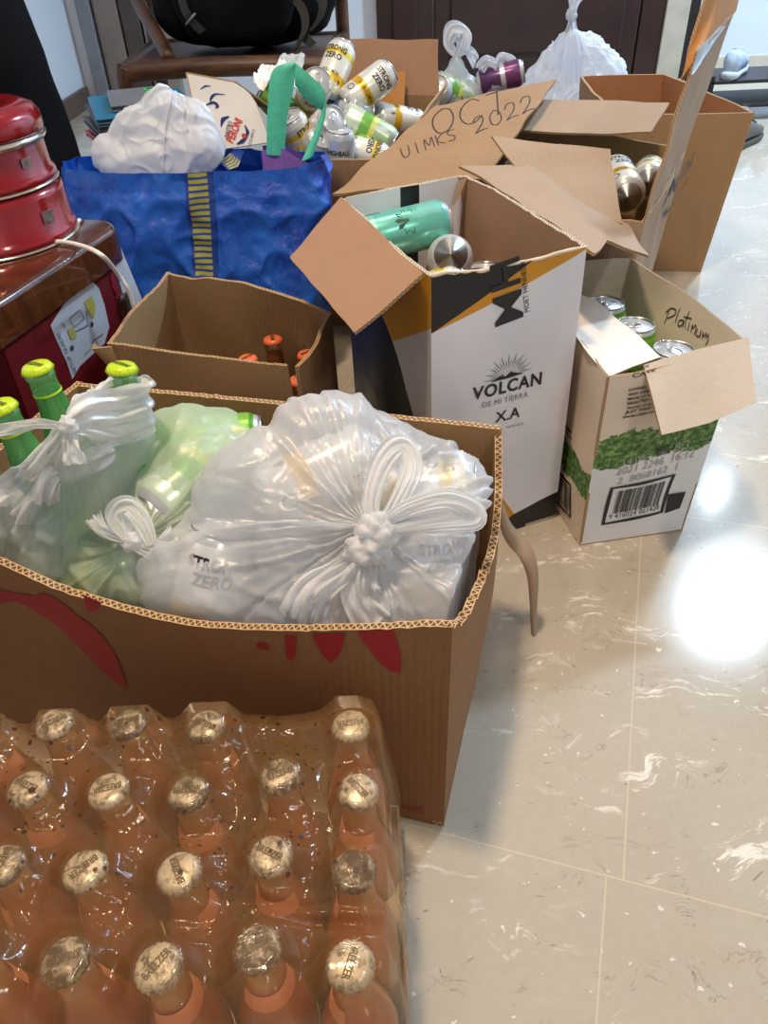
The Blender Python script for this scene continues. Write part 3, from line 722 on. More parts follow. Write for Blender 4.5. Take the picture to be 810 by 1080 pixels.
# torn liner strip hanging outside the right wall
bm = bmesh.new()
inner = [Y(524, 535, .70), Y(528, 556, .70), Y(536, 574, .70), Y(548, 588, .69), Y(556, 606, .685), Y(559, 632, .68), Y(561, 668, .675)]
outer = [Y(530, 530, .705), Y(538, 552, .71), Y(552, 566, .71), Y(563, 584, .70), Y(567, 606, .69), Y(566, 634, .685), Y(564, 668, .677)]
Si = curve_pts([p for p in inner], 24); So = curve_pts([p for p in outer], 24)
sheet(bm, lambda u, v: lerp(poly_at(Si, v), poly_at(So, v), u)+Vector((0, -.006*math.sin(PI*u), 0)), 6, 28, .0012)
build('torn_strip', bm, [M_cb2, M_edge, M_cb2], boxA)['label'] = 'pale torn strip of cardboard liner'

# ================================================================== PLASTIC BAGS
def bag(name, label, center, knot, lumps, mat, hullw=.75, nth=260, nph=130, pleat=.006, seed=1, phin=.35, zmin=.008, group=None, crumple=.003, npl=34, cat='plastic bag', obj_name='bag_body', neckw=.0, clampf=None, smooth=2, kfreq=1.0):
    c = Vector(center); k = Vector(knot); root = empty(name, (c.x, c.y, zmin), label, cat, group)
    a = (k-c); kd = a.length; a.normalize(); e1 = a.cross(Vector((.3, .2, .93))).normalized(); e2 = a.cross(e1)
    rng = np.random.RandomState(seed)
    th = np.arange(nth)*2*PI/nth; ph = PI*(np.linspace(0.004, 1, nph)**1.25)
    T, F = np.meshgrid(th, ph, indexing='ij')
    D = (np.cos(F)[..., None]*np.array(a)+np.sin(F)[..., None]*(np.cos(T)[..., None]*np.array(e1)+np.sin(T)[..., None]*np.array(e2)))
    pts = np.array([l[:3] for l in lumps])-np.array(c); rad = np.array([l[3] for l in lumps])
    i = np.arange(700)+.5; pz = 1-2*i/700; pa = PI*(1+5**.5)*i; N = np.stack([np.sqrt(1-pz*pz)*np.cos(pa), np.sqrt(1-pz*pz)*np.sin(pa), pz], 1)
    h = (N@pts.T+rad).max(1)
    nd = D@N.T; rh = np.where(nd > .08, h/np.maximum(nd, .08), 9).min(-1)
    ru = np.zeros_like(rh)
    for p, r in zip(pts, rad):
        b = D@p; disc = b*b-(p@p-r*r); ex = np.where(disc > 0, b+np.sqrt(np.maximum(disc, 0)), 0); ru = np.maximum(ru, ex)
    ru = np.maximum(ru, rh*.62)
    R = rh*hullw+ru*(1-hullw)
    for _ in range(smooth):
        R = (R+np.roll(R, 1, 0)+np.roll(R, -1, 0))/3
        R2 = R.copy(); R2[:, 1:-1] = (R[:, 1:-1]+R[:, 2:]+R[:, :-2])/3; R = R2
    s = np.clip(F/phin, 0, 1); s = s*s*(3-2*s); s = s**.8
    R = (1-s)*kd+s*R
    A = np.zeros_like(R)
    for q in range(npl):
        t0 = rng.uniform(0, 2*PI); w = rng.uniform(.007, .034); Lk = rng.uniform(.35, 1.9); am = rng.uniform(.4, 1)*(1 if rng.rand() < .62 else -.8); bend = rng.uniform(-.25, .25)
        dt = (T-t0-bend*F+PI) % (2*PI)-PI
        w_ = w*(1+.6*F)
        A += am*np.exp(-(dt/w_)**2)*np.exp(-(F/Lk)**2)
    A *= pleat*np.clip(F/.28, 0, 1)
    co = np.zeros(R.shape+(3,))
    for ii in range(nth):
        for jj in range(nph):
            d_ = Vector(D[ii, jj]); p = c+d_*R[ii, jj]
            q = p*(17*kfreq)+Vector((seed*3.1, 0, 0)); w1 = noise.noise(q+Vector((noise.noise(q*.7)*1.6, 1, 2)))
            w2 = noise.noise(p*(46*kfreq)+Vector((0, seed, 0)))
            rdg = (1-abs(w1)*2.4); rdg2 = 1-abs(w2)*2.2
            env = min(1, F[ii, jj]/.3)
            p = p+d_*(A[ii, jj]+crumple*env*(rdg*abs(rdg)*1.2+.5*rdg2*rdg2-.6))
            if p.z < zmin: p.z = zmin+.0005*w2
            if clampf: p = clampf(p)
            co[ii, jj] = p
    bm = bmesh.new(); V = [[bm.verts.new(co[i_, j_]) for j_ in range(nph)] for i_ in range(nth)]
    for i_ in range(nth):
        n_ = (i_+1) % nth
        for j_ in range(nph-1): bm.faces.new((V[i_][j_], V[i_][j_+1], V[n_][j_+1], V[n_][j_]))
    bmesh.ops.recalc_face_normals(bm, faces=bm.faces)
    build(obj_name, bm, mat, root)
    return root
def ribbon(bm, path, width, ruffle=.003, seed=1, nu=26, nv=40, curl=.0, side=None):
    """crumpled strip of film along path; width(t); side = direction across"""
    P_ = curve_pts([Vector(p) for p in path], nv); wf = width if callable(width) else (lambda t: width)
    G = []
    for j, p in enumerate(P_):
        t = j/nv; dn = (P_[min(nv, j+1)]-P_[max(0, j-1)]).normalized(); s = Vector(side) if side is not None else dn.cross(Vector((.2, -.6, .75)))
        s = (s-dn*s.dot(dn)).normalized(); n = dn.cross(s); row = []
        for i in range(nu+1):
            x = i/nu-.5; q = Vector((x*7+seed*3.3, t*3.1, seed)); r = noise.noise(q)*ruffle*2.2+noise.noise(Vector((x*15+seed, t*2.2, seed)))*ruffle*.7+noise.noise(Vector((x*45, t*4, seed+3)))*ruffle*.35
            row.append(bm.verts.new(p+s*x*wf(t)+n*(r+curl*(x*x*4-.3)*wf(t))))
        G.append(row)
    for j in range(nv):
        for i in range(nu): bm.faces.new((G[j][i], G[j][i+1], G[j+1][i+1], G[j+1][i]))
def knot_lump(bm, c, r, seed=1):
    rr = bmesh.ops.create_icosphere(bm, subdivisions=4, radius=1)
    for v in rr['verts']:
        q = v.co*2.1+Vector((seed*4, 0, 0)); s = 1+.38*noise.noise(q)+.22*(1-abs(noise.noise(q*2.3))*3)*.5
        v.co = Vector(c)+Vector((v.co.x*r[0], v.co.y*r[1], v.co.z*r[2]))*s
M_film = film('thin_white_bag_film', srgb(248, 249, 252), .60, .04, .27, .5, .25, .3)
M_filmb = film('white_bag_film_knot', srgb(246, 245, 244), .84, .02, .36, .45, .25, .3)
M_filmg = film('thin_greenish_white_film', srgb(228, 240, 218), .62, .03, .32, .5, .25, .3)
M_filmo = film('frosted_white_film', srgb(234, 238, 244), .90, .02, .4, .4, .2, .25)
def inA(marg=.012):
    n = [w.n for w in wA]; b = [w.b0 for w in wA]
    def f(p):
        for i in range(4):
            m = marg if i else marg+.0
            d_ = (p-b[i]).dot(n[i])+m
            lim = 1. if p.z < .27 else max(0., 1-(p.z-.27)/.03)
            if d_ > 0 and (lim > 0): p = p-n[i]*d_*lim
        return p
    return f
ca = inA()
def front_bags():
    # --- right, large bag
    knot = Y(388, 556, .525)
    lumps = [(-.195, .545, .245, .045), (-.13, .60, .318, .042), (-.055, .645, .340, .045), (-.01, .68, .295, .04), (.05, .67, .262, .045), (.078, .62, .285, .034), (.070, .555, .265, .034), (.058, .49, .25, .032),
             (.01, .49, .235, .036), (-.07, .50, .235, .036), (-.155, .528, .24, .043), (-.15, .6, .06, .04), (.05, .5, .06, .04), (.08, .64, .08, .035), (-.05, .66, .08, .045), (-.21, .56, .10, .03)]
    r = bag('plastic_bag', 'big knotted white plastic bag of cans, rightmost in the front cardboard box', (-.045, .575, .20), knot, lumps, M_film, .84, 300, 150, .0085, 5, .30, .012, 'knotted bags in the front box', .0036, 48, clampf=ca)
    bm = bmesh.new(); K = knot
    toY = lambda u, v, y=.515: Y(u, v, y)
    knot_lump(bm, toY(398, 562, .505), (.017, .014, .018), 2); knot_lump(bm, toY(388, 580, .497), (.019, .014, .014), 5)
    ribbon(bm, [toY(396, 556), toY(392, 525, .53), toY(405, 485, .56), toY(425, 470, .575), toY(436, 492, .56), toY(425, 520, .535), toY(405, 552, .51)], lambda t: .010+.013*math.sin(PI*t), .003, 3, curl=.2)
    ribbon(bm, [toY(398, 555, .51), toY(430, 536, .515), toY(470, 526, .53), toY(498, 536, .54), toY(500, 548, .535), toY(465, 552, .515), toY(410, 560, .50)], lambda t: .008+.015*math.sin(PI*t), .0025, 6, curl=.15)
    ribbon(bm, [toY(392, 575, .505), toY(360, 602, .485), toY(330, 625, .475), toY(318, 655, .470)], lambda t: .012+.034*t, .006, 8, curl=.2)
    ribbon(bm, [toY(385, 590, .49), toY(382, 625, .475), toY(400, 655, .465)], lambda t: .02+.03*t, .006, 9, curl=.15)
    build('bag_knot', bm, M_filmb, r)['label'] = 'twisted knot with two ears'
    g = 'cans inside the big knotted bag'
    put_can('strong', Y(220, 620, .534), (.28, .40, .88), 'lemon can with big black lettering at the lower left inside the big knotted bag', g, .15, center=True)
    put_can('blue', Y(300, 600, .58), (.2, .1, 1), 'pale blue can in the lower middle of the big knotted bag', g, 0., center=True)
    put_can('strong', Y(452, 600, .555), (.05, .3, 1), 'yellow and white can at the right side of the big knotted bag', g, .4, center=True)
    put_can('blue', Y(400, 630, .555), (.1, .2, 1), 'blue can below the knot of the big knotted bag', g, 1., center=True)
    put_can('lemon', Y(440, 520, .62), (1, -.1, .1), 'can lying at the back right of the big knotted bag', g, 1., center=True)
    put_can('strong', Y(335, 500, .62), (.8, .3, .2), 'can near the peak of the big knotted bag', g, 1., center=True)
    # --- middle, greenish bag
    knot = Y(140, 572, .56)
    lumps = [(-.345, .64, .225, .034), (-.21, .70, .318, .03), (-.175, .72, .30, .03), (-.262, .59, .235, .036), (-.235, .56, .225, .03), (-.30, .72, .22, .04), (-.30, .60, .225, .03), (-.3, .62, .06, .05), (-.22, .70, .06, .05)]+[tuple(Y(u, v, y))+(r_,) for u, v, y, r_ in ((205, 500, .665, .046), (95, 598, .605, .043), (185, 462, .70, .036), (240, 475, .70, .036), (62, 582, .625, .034))]
    r = bag('plastic_bag', 'knotted pale green tinted plastic bag of cans, middle one in the front cardboard box', (-.27, .64, .18), knot, lumps, M_filmg, .85, 220, 110, .006, 11, .3, .012, 'knotted bags in the front box', .003, 34, clampf=ca)
    bm = bmesh.new(); knot_lump(bm, Y(140, 572, .55), (.010, .008, .010), 4)
    ribbon(bm, [Y(138, 570, .552), Y(122, 545, .565), Y(135, 535, .57), Y(150, 552, .56), Y(160, 575, .545)], lambda t: .010+.012*math.sin(PI*t), .003, 3)
    ribbon(bm, [Y(140, 575, .55), Y(165, 582, .54), Y(186, 566, .54)], lambda t: .008+.018*t, .003, 5)
    ribbon(bm, [Y(136, 572, .552), Y(110, 560, .56), Y(98, 545, .575)], lambda t: .006+.012*t, .003, 7)
    build('bag_knot', bm, M_filmb, r)
    g = 'green cans inside the middle bag'
    put_can('green_glass', Y(95, 605, .60), (1, -.15, -.05), 'silver and green can lying at the front of the middle bag', g, 1., center=True)
    put_can('green_glass', Y(205, 505, .66), (.6, .75, .15), 'green and white can lying high in the middle bag', g, 2.2, center=True)
    put_can('lime', Y(220, 470, .715), (1, .1, 0), 'green can at the back of the middle bag', g, .5, center=True)
    put_can('lime', Y(120, 535, .70), (.9, -.3, 0), 'green can lying in the centre of the middle bag', g, .5, center=True)
    # --- left bag around the lime-capped bottles
    labs = [((128, 384), .745, 'green bottle with lime green cap nearest the back box, right of its three', (.10, .12, 1)), ((37, 384), .735, 'green bottle with lime green cap standing in the middle of three', (-.10, .02, 1)), ((-2, 425), .70, 'green bottle with lime green cap cut by the left edge of the photo', (-.12, .0, 1))]
    for (px, Z, lab, ax) in labs:
        tip = CAM+ray(*px)*Z; a = Vector(ax).normalized(); put_bottle('green', tip-a*.2315, lab, 'lime capped bottles in the left bag', a, 2.6)
    knot = Y(70, 450, .60)
    lumps = [(-.262, .665, .33, .028), (-.255, .69, .20, .034), (-.315, .65, .30, .034), (-.385, .62, .27, .034), (-.35, .60, .24, .036), (-.395, .64, .16, .03), (-.32, .66, .06, .04), (-.36, .74, .10, .05), (-.29, .75, .2, .03), (-.345, .60, .31, .02)]
    r = bag('plastic_bag', 'tied white plastic bag around three lime-capped bottles, leftmost in the front cardboard box', (-.325, .66, .19), knot, lumps, film('milky_bag_film', srgb(236, 242, 236), .62, .02, .32, .5, .25, .3), .8, 220, 110, .007, 21, .34, .012, 'knotted bags in the front box', .0045, 30, clampf=ca)
    bm = bmesh.new(); knot_lump(bm, Y(72, 449, .592), (.008, .008, .009), 4)
    ribbon(bm, [Y(72, 448, .595), Y(95, 440, .61), Y(125, 440, .64), Y(158, 428, .66), Y(150, 410, .685), Y(138, 400, .70)], lambda t: .010+.050*math.sin(PI*min(1, t*1.1))**.8, .005, 2, nu=22, side=(.1, .3, 1))
    ribbon(bm, [Y(70, 446, .597), Y(82, 425, .62), Y(100, 412, .65), Y(115, 405, .68)], lambda t: .008+.028*t, .004, 4, side=(1, .1, .3))
    ribbon(bm, [Y(68, 450, .594), Y(40, 447, .60), Y(10, 452, .60), Y(-25, 458, .60)], lambda t: .008+.008*t, .003, 6)
    ribbon(bm, [Y(70, 453, .592), Y(52, 480, .59), Y(30, 508, .59), Y(5, 535, .585)], lambda t: .010+.045*t, .007, 7, nu=22, side=(1, 0, .3))
    ribbon(bm, [Y(73, 453, .59), Y(76, 474, .58), Y(80, 490, .575)], lambda t: .010+.014*t, .003, 9, side=(1, 0, 0))
    ribbon(bm, [Y(120, 475, .62), Y(85, 492, .60), Y(55, 505, .585), Y(45, 530, .58)], lambda t: .02+.012*t, .006, 12, side=(.3, 0, 1))
    build('bag_knot', bm, M_filmb, r)['label'] = 'stretched bow of milky film'
front_bags()

# ================================================================== SECOND BOX, WITH ORANGE-CAPPED BOTTLES
def V3(x, y, z=0.): return Vector((x, y, z))
boxB, wB = carton('cardboard_box', 'open plain cardboard box with orange-capped bottles, between front box and blue bag', 'box',
                  [V3(-.368, .968), V3(-.100, .872), V3(-.066, 1.12), V3(-.340, 1.235)], [V3(-.368, .966, .30), V3(-.100, .872, .30), V3(-.064, 1.065, .286), V3(-.336, 1.225, .30)],
                  .005, [M_cb, M_edge, M_cbin], {0: lambda u: interp([(0, 1), (.5, .995), (.955, 1), (.962, .5), (1, .5)], u)+.004*noise.noise(Vector((u*40, 1, 1))), 2: lambda u: 1+.05*math.sin(PI*min(1, u*1.2))+.015*noise.noise(Vector((u*9, 2, 2))), 3: lambda u: 1+.006*noise.noise(Vector((u*20, 3, 2)))}, .004, 31, .006)
bm = bmesh.new(); s_ = V3(-.345, 1.222, .30)
flap('torn_corner', [V3(-.378, .985, .26), V3(-.372, .955, .27), V3(-.355, .952, .27)], [V3(-.392, .975, .295), V3(-.384, .95, .302), V3(-.36, .955, .30)], boxB, amp=.004, seed=6, nv=5)
for (x, y, lab) in ((-.160, 1.092, 'bottle with orange cap, farthest back in the open plain box'), (-.192, 1.030, 'bottle with orange cap, leftmost and half hidden in the open plain box'),
                    (-.104, 1.036, 'bottle with orange cap, at the right back corner of the open plain box'), (-.112, .957, 'bottle with orange cap, nearest the front right corner of the open plain box')):
    put_bottle('amber', (x, y, .007), lab, 'orange capped bottles in the open plain box', roll=random.uniform(0, 6))

# ================================================================== TALL WHITE, BLACK AND GOLD CARTON
vb = [V3(.068, .839), V3(.265, .913), V3(.156, 1.25), V3(-.041, 1.178)]; vt = [V3(.066, .845, .42), V3(.262, .919, .42), V3(.153, 1.255, .42), V3(-.042, 1.16, .42)]
def wpx(b0, b1, t0, pts): return [onplane(u, v, b0, b1-b0, t0-b0) for u, v in pts]
fr = lambda pts: wpx(vb[0], vb[1], vt[0], pts); lf = lambda pts: wpx(vb[3], vb[0], vt[3], pts)
GOLD = srgb(206, 142, 30); WHT = srgb(226, 224, 228); INK = srgb(26, 24, 26)
def v_front(t, uv, c):
    c = WHT
    def m(poly, col, c): return t.mix(poly_mask(t, uv, fr(poly)), c, col)
    c = t.mix(0., WHT, WHT)
    c = m([(455, 352), (440, 352), (440, 250), (640, 250), (617, 264)], GOLD, c)
    c = m([(455, 352), (440, 360), (440, 250), (592, 250), (568, 268)], INK, c)
    c = m([(526, 520), (543, 543), (531, 552), (515, 552)], GOLD, c)
    c = m([(592, 504), (541, 542), (531, 547), (528, 580), (600, 580)], INK, c)
    return c
def v_left(t, uv, c):
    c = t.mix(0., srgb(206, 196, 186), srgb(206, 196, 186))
    def m(poly, col, c): return t.mix(poly_mask(t, uv, lf(poly)), c, col)
    c = m([(300, 240), (470, 240), (470, 352), (417, 363)], GOLD, c)
    c = m([(395, 300), (409, 340), (437, 432), (470, 560), (250, 640), (250, 240)], INK, c)
    return c
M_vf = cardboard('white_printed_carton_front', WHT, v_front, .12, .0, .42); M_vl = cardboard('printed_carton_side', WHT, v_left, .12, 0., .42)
tear = lambda sd: (lambda u: 1+.006*noise.noise(Vector((u*30, sd, 0)))+.004*noise.noise(Vector((u*90, sd, 3))))
boxV, wV = carton('drinks_carton', 'tall white drinks carton with black and gold corners and a sunburst logo', 'box', vb, vt, .005,
                  [M_vf, corr_edge('pale_torn_edge', srgb(206, 192, 168)), M_cbpink, M_vf, M_cb, M_cb, M_vl], {0: lambda u: 1+.012*math.sin(u*PI)*-.6+tear(1)(u)-1, 1: tear(2), 2: tear(3), 3: tear(4)}, .006, 51, .006)
bm = bmesh.new(); tube(bm, curve_pts([wV[0].S(u, 1.)+V3(0, .002, .0015*math.sin(u*17)) for u in np.linspace(0, 1, 14)], 60), lambda t: .0022+.0016*noise.noise(Vector((t*11, 0, 0))), 8)
build('frayed_rim', bm, plain('torn_paper_edge', srgb(214, 200, 178), .8, nscale=60), boxV)
flap('box_flap', [V3(-.040, 1.160, .421), V3(.01, 1.00, .421), V3(.060, .846, .420)], [V3(-.114, 1.058, .372), V3(-.070, .935, .372), V3(-.0235, .817, .366)], boxV, [M_cbpink, M_edge, M_cbpink], amp=.003, seed=2)
def stripe(t, uv, c): return t.mix(poly_mask(t, uv, [(.086, -.1), (.118, -.1), (.118, .5), (.086, .5)]), srgb(222, 220, 224), INK)
bw = (vt[3]-vt[2]).normalized(); innr = V3(.27, -.95)*.006
flap('inner_flap', [vt[3]+V3(.012, -.012, -.13), vt[2]+V3(-.012, -.016, -.13)], [vt[3]+V3(.008, -.002, .002), vt[2]+V3(-.006, -.006, .002)], boxV, [cardboard('white_flap_black_stripe', WHT, stripe, .1, 0, .4), corr_edge('pale_torn_edge', CB), M_cb], amp=.002, seed=3)
flap('torn_liner', [V3(.135, 1.238, .418), V3(.150, 1.243, .42)], [V3(.128, 1.226, .385), V3(.134, 1.230, .392)], boxV, [plain('torn_paper_edge', CB), M_edge, M_cb2], amp=.004, seed=8, nu=5)
d = Decal(wV[0].map); f0 = lambda u, v: wV[0].px(u, v)
d.text('VOLCAN', f0(495, 419), f0(570, 404), .028, 1.0, 0, 1.12); d.text('DE MI TIERRA', f0(506, 427), f0(555, 417), .0, 1.0, 1, 1.1)
d.text('X.A', f0(519, 443), f0(546, 437), .015, .92); d.text('TEQUILA', f0(530, 449), f0(550, 445), .0, .5)
cx, cy = f0(534, 396)
for k in range(21):
    a = math.radians(6+168*k/20); l1 = .0165; l2 = .038 if k % 2 == 0 else .030
    l2 *= 1.12 if 4 < k < 16 else 1.
    d.stroke([(cx+l1*math.cos(a), cy+.78*l1*math.sin(a)), (cx+(l1+l2)/2*math.cos(a), cy+.78*(l1+l2)/2*math.sin(a)), (cx+l2*math.cos(a), cy+.78*l2*math.sin(a))], .0011, 0 if k % 2 == 0 else 1, True)
for k in range(9):
    a = math.radians(25+130*k/8); d.stroke([(cx+.008*math.cos(a), cy+.008*math.sin(a)), (cx+.015*math.cos(a), cy+.012*math.sin(a))], .0006, 2)
d.poly([f0(515, 401), f0(523, 396), f0(528, 393), f0(531, 395.5), f0(537, 390.5), f0(545, 392), f0(552, 392.5), f0(535, 397)])
d.text('MH', f0(549, 332), f0(545, 268), .01, 1.0); d.text('MOET HENNESSY', f0(556, 326), f0(552, 272), .0, 1.2)
d.done('printed_lettering', [M_black, M_gray, M_lgray], boxV)
d = Decal(wV[3].map); f3 = lambda u, v: wV[3].px(u, v)
c3 = f3(392, 395)
for k in range(15):
    a = math.radians(8+164*k/14+0); d.stroke([(c3[0]+.018*math.cos(a), c3[1]+.018*math.sin(a)), (c3[0]+.045*math.cos(a), c3[1]+.045*math.sin(a))], .0010)
d.text('VOLCAN', (c3[0]-.045, c3[1]-.022), (c3[0]+.045, c3[1]-.022), .02); d.done('side_lettering', [plain('dull_silver_ink', srgb(70, 70, 72), .4)], boxV)
g = 'cans in the tall white carton'
put_can('teal', V3(.035, 1.135, .375), (-.96, -.26, -.10), 'teal can with a dark leaf lying in the tall white carton', g, 1.05, 1.36, center=True)
put_can('strong', V3(.112, 1.075, .362), (.02, .80, -.62), 'can showing its silver base in the tall white carton', g, .3)
put_can('grape', V3(.165, 1.09, .21), (.1, .5, .8), 'purple and white can deep at the right in the tall white carton', g, .3)
put_can('lemon', V3(.02, 1.03, .29), (.7, .3, .2), 'yellow can under the teal can in the tall white carton', g, .3)

# ================================================================== WHITE AND GREEN CIDER CARTON
kb = [V3(.288, .844), V3(.449, .868), V3(.400, 1.235), V3(.222, 1.200)]; kt = [V3(.288, .842, .282), V3(.498, .935, .278), V3(.433, 1.246, .280), V3(.292, 1.225, .280)]
KW = srgb(224, 222, 220); KC = srgb(222, 204, 184)
def green_band(pxl, side):
    def fn(t, uv, c):
        sep = t.n('ShaderNodeSeparateXYZ'); t.l(uv, sep.inputs[0])
        n1 = t.noise(uv, 34, 6, .7); n2 = t.noise(uv, 120, 4, .7)
        lo = t.math('MULTIPLY_ADD', n1, .045, pxl[0]-.02); hi = t.math('MULTIPLY_ADD', n1, -.05, pxl[1]+.025)
        m = t.math('MULTIPLY', t.math('GREATER_THAN', sep.outputs[1], lo), t.math('LESS_THAN', sep.outputs[1], hi))
        tex = t.ramp(n2, [(.35, srgb(34, 66, 24)), (.5, srgb(70, 116, 44)), (.66, srgb(150, 176, 110))])
        bc = t.mix(t.math('GREATER_THAN', sep.outputs[1], pxl[1]-.01), KW, KC) if side == 0 else t.mix(0., KC, KC)
        return t.mix(m, bc, tex)
    return fn
hb = [onplane(u, v, kb[0], kb[1]-kb[0], kt[0]-kb[0])[1] for u, v in ((634, 497), (640, 462))]
hs = [onplane(u, v, kb[3], kb[0]-kb[3], kt[3]-kb[3])[1] for u, v in ((612, 500), (600, 440))]
M_kf = cardboard('cider_carton_front', KW, green_band(hb, 0), .12, 0, .42); M_ks = cardboard('cider_carton_side', KC, green_band(hs, 1), .12, 0, .45)
M_kin = cardboard('cider_carton_inside', srgb(214, 198, 180), None, .2, .05)
boxK, wK = carton('cider_carton', 'short white carton with green foliage print and barcode, holding lime green cans', 'box', kb, kt, .003,
                  [M_kf, M_edge, M_kin, M_kf, M_ks, M_ks, M_ks], {}, .008, 71, .012, bulges={3: .022, 0: .006, 1: .01})
flap('box_flap', [V3(.338, .864, .284), V3(.42, .90, .285), V3(.500, .933, .281)], [V3(.352, .800, .218), V3(.424, .832, .212), V3(.498, .862, .222)], boxK, [M_kin, M_edge, M_kin], th=.003, amp=.002, seed=5)
flap('side_flap', [wK[3].S(.25, 1.), wK[3].S(.6, 1.), wK[3].S(.99, 1.)], [P(626, 316, .268), P(660, 344, .268), P(697, 376, .272)], boxK, [plain('cider_flap_card', srgb(226, 214, 200), .5), M_edge, M_kin], th=.003, amp=.004, seed=9)
d = Decal(wK[0].map); k0 = lambda u, v: wK[0].px(u, v)
q = [k0(641.8, 515.5), k0(707.5, 507), k0(697, 543), k0(634, 555)]; d.frame(q, .004)
def quad_pt(q, a, b): return tuple((q[0][i]*(1-a)+q[1][i]*a)*b+(q[3][i]*(1-a)+q[2][i]*a)*(1-b) for i in (0, 1))
def bars(d, q, n, a0, a1, b0, b1, mi=0):
    x = a0; st = (a1-a0)/n; r = random.Random(3)
    for i in range(n):
        w = st*r.choice((.3, .5, .75)); d.poly([quad_pt(q, x, b0), quad_pt(q, x+w, b0), quad_pt(q, x+w, b1), quad_pt(q, x, b1)], mi); x += st
bars(d, q, 30, .14, .88, .26, .86)
d.text('9 416024 061428', quad_pt(q, .10, .13), quad_pt(q, .9, .13), .0, 1.1)
q2 = [k0(702, 527), k0(720, 525), k0(715, 540), k0(699, 544)]; d.poly(q2)
for i, s in enumerate(('PLEASE', 'RECYCLE', 'THIS BOX')): d.text(s, quad_pt(q2, .12, .68-.26*i), quad_pt(q2, .72, .68-.26*i), .01, 1., 2)
d.text('2021 2246  16:12', k0(646, 502), k0(723, 491), .0, 1.2, 1); d.text('14.0%', k0(652, 492), k0(676, 488), .0, 1., 1); d.text('8.3', k0(703, 484), k0(717, 482), 0., 1., 1); d.text('2  8068162  1', k0(648, 512), k0(707, 503), 0., 1.1, 1)
d.text('ALC/VOL', k0(640, 490.5), k0(650, 489), .02); d.text('BEST', k0(685, 483), k0(699, 481), .03); d.text('BEFORE', k0(685, 487), k0(699, 485), .02)
d.text('STANDARD', k0(729, 474), k0(743, 471), .02); d.text('DRINKS', k0(729, 479), k0(741, 477), .02)
d.text('OUR', k0(664, 391), k0(675, 390), .01, .8); d.text('CASE', k0(660, 399), k0(680, 397), .01, .8)
for i, s in enumerate(('LOVINGLY MADE', 'AND CAREFULLY', 'MADE OF GOOD', 'SELECTED AND', 'TRADED OF BLEND', 'JUST TAKE SIP')): d.text(s, k0(657-.5*i, 413+5*i), k0(686-.5*i, 410+5*i), .03, 1.1)
d.text('www.cider.com', k0(652, 443), k0(684, 440), .02, 1.1)
d.done('printed_lettering', [M_black, M_lgray, M_white], boxK)
d = Decal(wK[3].map); k3 = lambda u, v: wK[3].px(u, v)
q = [k3(589, 483), k3(615, 509), k3(607, 546), k3(586, 525)]; d.frame(q, .004); bars(d, q, 24, .12, .9, .14, .88)
for pl in ([(598, 420), (606, 432), (620, 445), (626, 452)], [(598, 424), (612, 440), (624, 452)], [(597, 428), (625, 459)], [(619, 422), (621, 445)], [(611, 330), (618, 335), (620, 345), (626, 352), (623, 362)], [(608, 352), (614, 357), (616, 368), (611, 374)], [(606, 378), (611, 380)]):
    d.stroke([k3(*p) for p in curve_pts(pl, 10)], .0022 if pl[0][1] > 400 else .0012)
d.text("TALES", k3(605, 372), k3(617, 380), .0, 1.2)
d.done('side_lettering', [M_black], boxK)
w1 = wK[1]; d = Decal(lambda x, y: w1.S(x/w1.W, y/w1.H)-w1.n*(.003+.0012)); k1 = lambda u, v: w1.px(u, v)
for pl in ([(697, 334), (699, 327), (701, 318)], [(697, 322), (703, 317), (709, 320), (707, 325), (700, 328)], [(709, 333), (711, 325), (713, 317)], [(719, 331), (714, 331), (713, 336), (717, 337), (720, 331), (719, 339)],
           [(725, 321), (722, 332), (723, 341)], [(719, 327), (729, 330)], [(727, 334), (726, 343)], [(730, 345), (731, 336), (732, 341), (735, 337), (736, 343), (734, 348)], [(738, 341), (737, 348), (741, 350), (743, 343), (742, 351)], [(745, 353), (746, 345), (747, 351), (750, 346), (750, 353), (753, 348), (753, 355), (750, 360)]):
    d.stroke([k1(*p) for p in curve_pts([((u-697)*.84+697, v) for u, v in pl], 14)], .0020)
d.text('X ROSSI', k1(694, 352), k1(712, 366), .02, 1., 1)
d.done('handwriting', [M_pen, M_gray], boxK)
for (x, y, lab) in ((.366, 1.135, 'lime green can farthest back in the white cider carton'), (.388, 1.052, 'lime green can in the middle of the white cider carton'), (.418, .968, 'lime green can nearest the flap of the white cider carton')):
    put_can('lime', (x, y, .130), (.0, .0, 1), lab, 'lime green cans in the cider carton', random.uniform(0, 6))

# ================================================================== TORN BOX MARKED OCT 2022, TALL FLAP AT ITS RIGHT
db = [V3(.06, 1.455), V3(.425, 1.262), V3(.60, 1.61), V3(.25, 1.835)]
dt = [V3(.06, 1.45, .345), V3(.448, 1.255, .335), V3(.628, 1.60, .36), V3(.255, 1.84, .40)]
boxD, wD = carton('cardboard_box', 'torn cardboard box with raised flaps, its near flap marked OCT 2022 in pen', 'box', db, dt, .006, [M_cb2, M_edge, M_cbin], {0: tear(7)}, .004, 91, .01)
oc = [Y(352, 203, 1.42), Y(505, 188, 1.40), Y(587, 83, 1.86), Y(458, 113, 1.78)]
Mleft = Y(418, 142, 1.63); Mr = Y(541, 137, 1.62)
flap('marked_flap', [oc[0], Y(430, 197, 1.41), oc[1], Y(512, 185, 1.40)], [oc[3], Y(500, 103, 1.80), Y(545, 92, 1.83), oc[2]], boxD, [M_cb, M_edge, M_cbin], amp=.006, seed=13, nu=26, nv=20)['label'] = 'wide flap with handwriting'
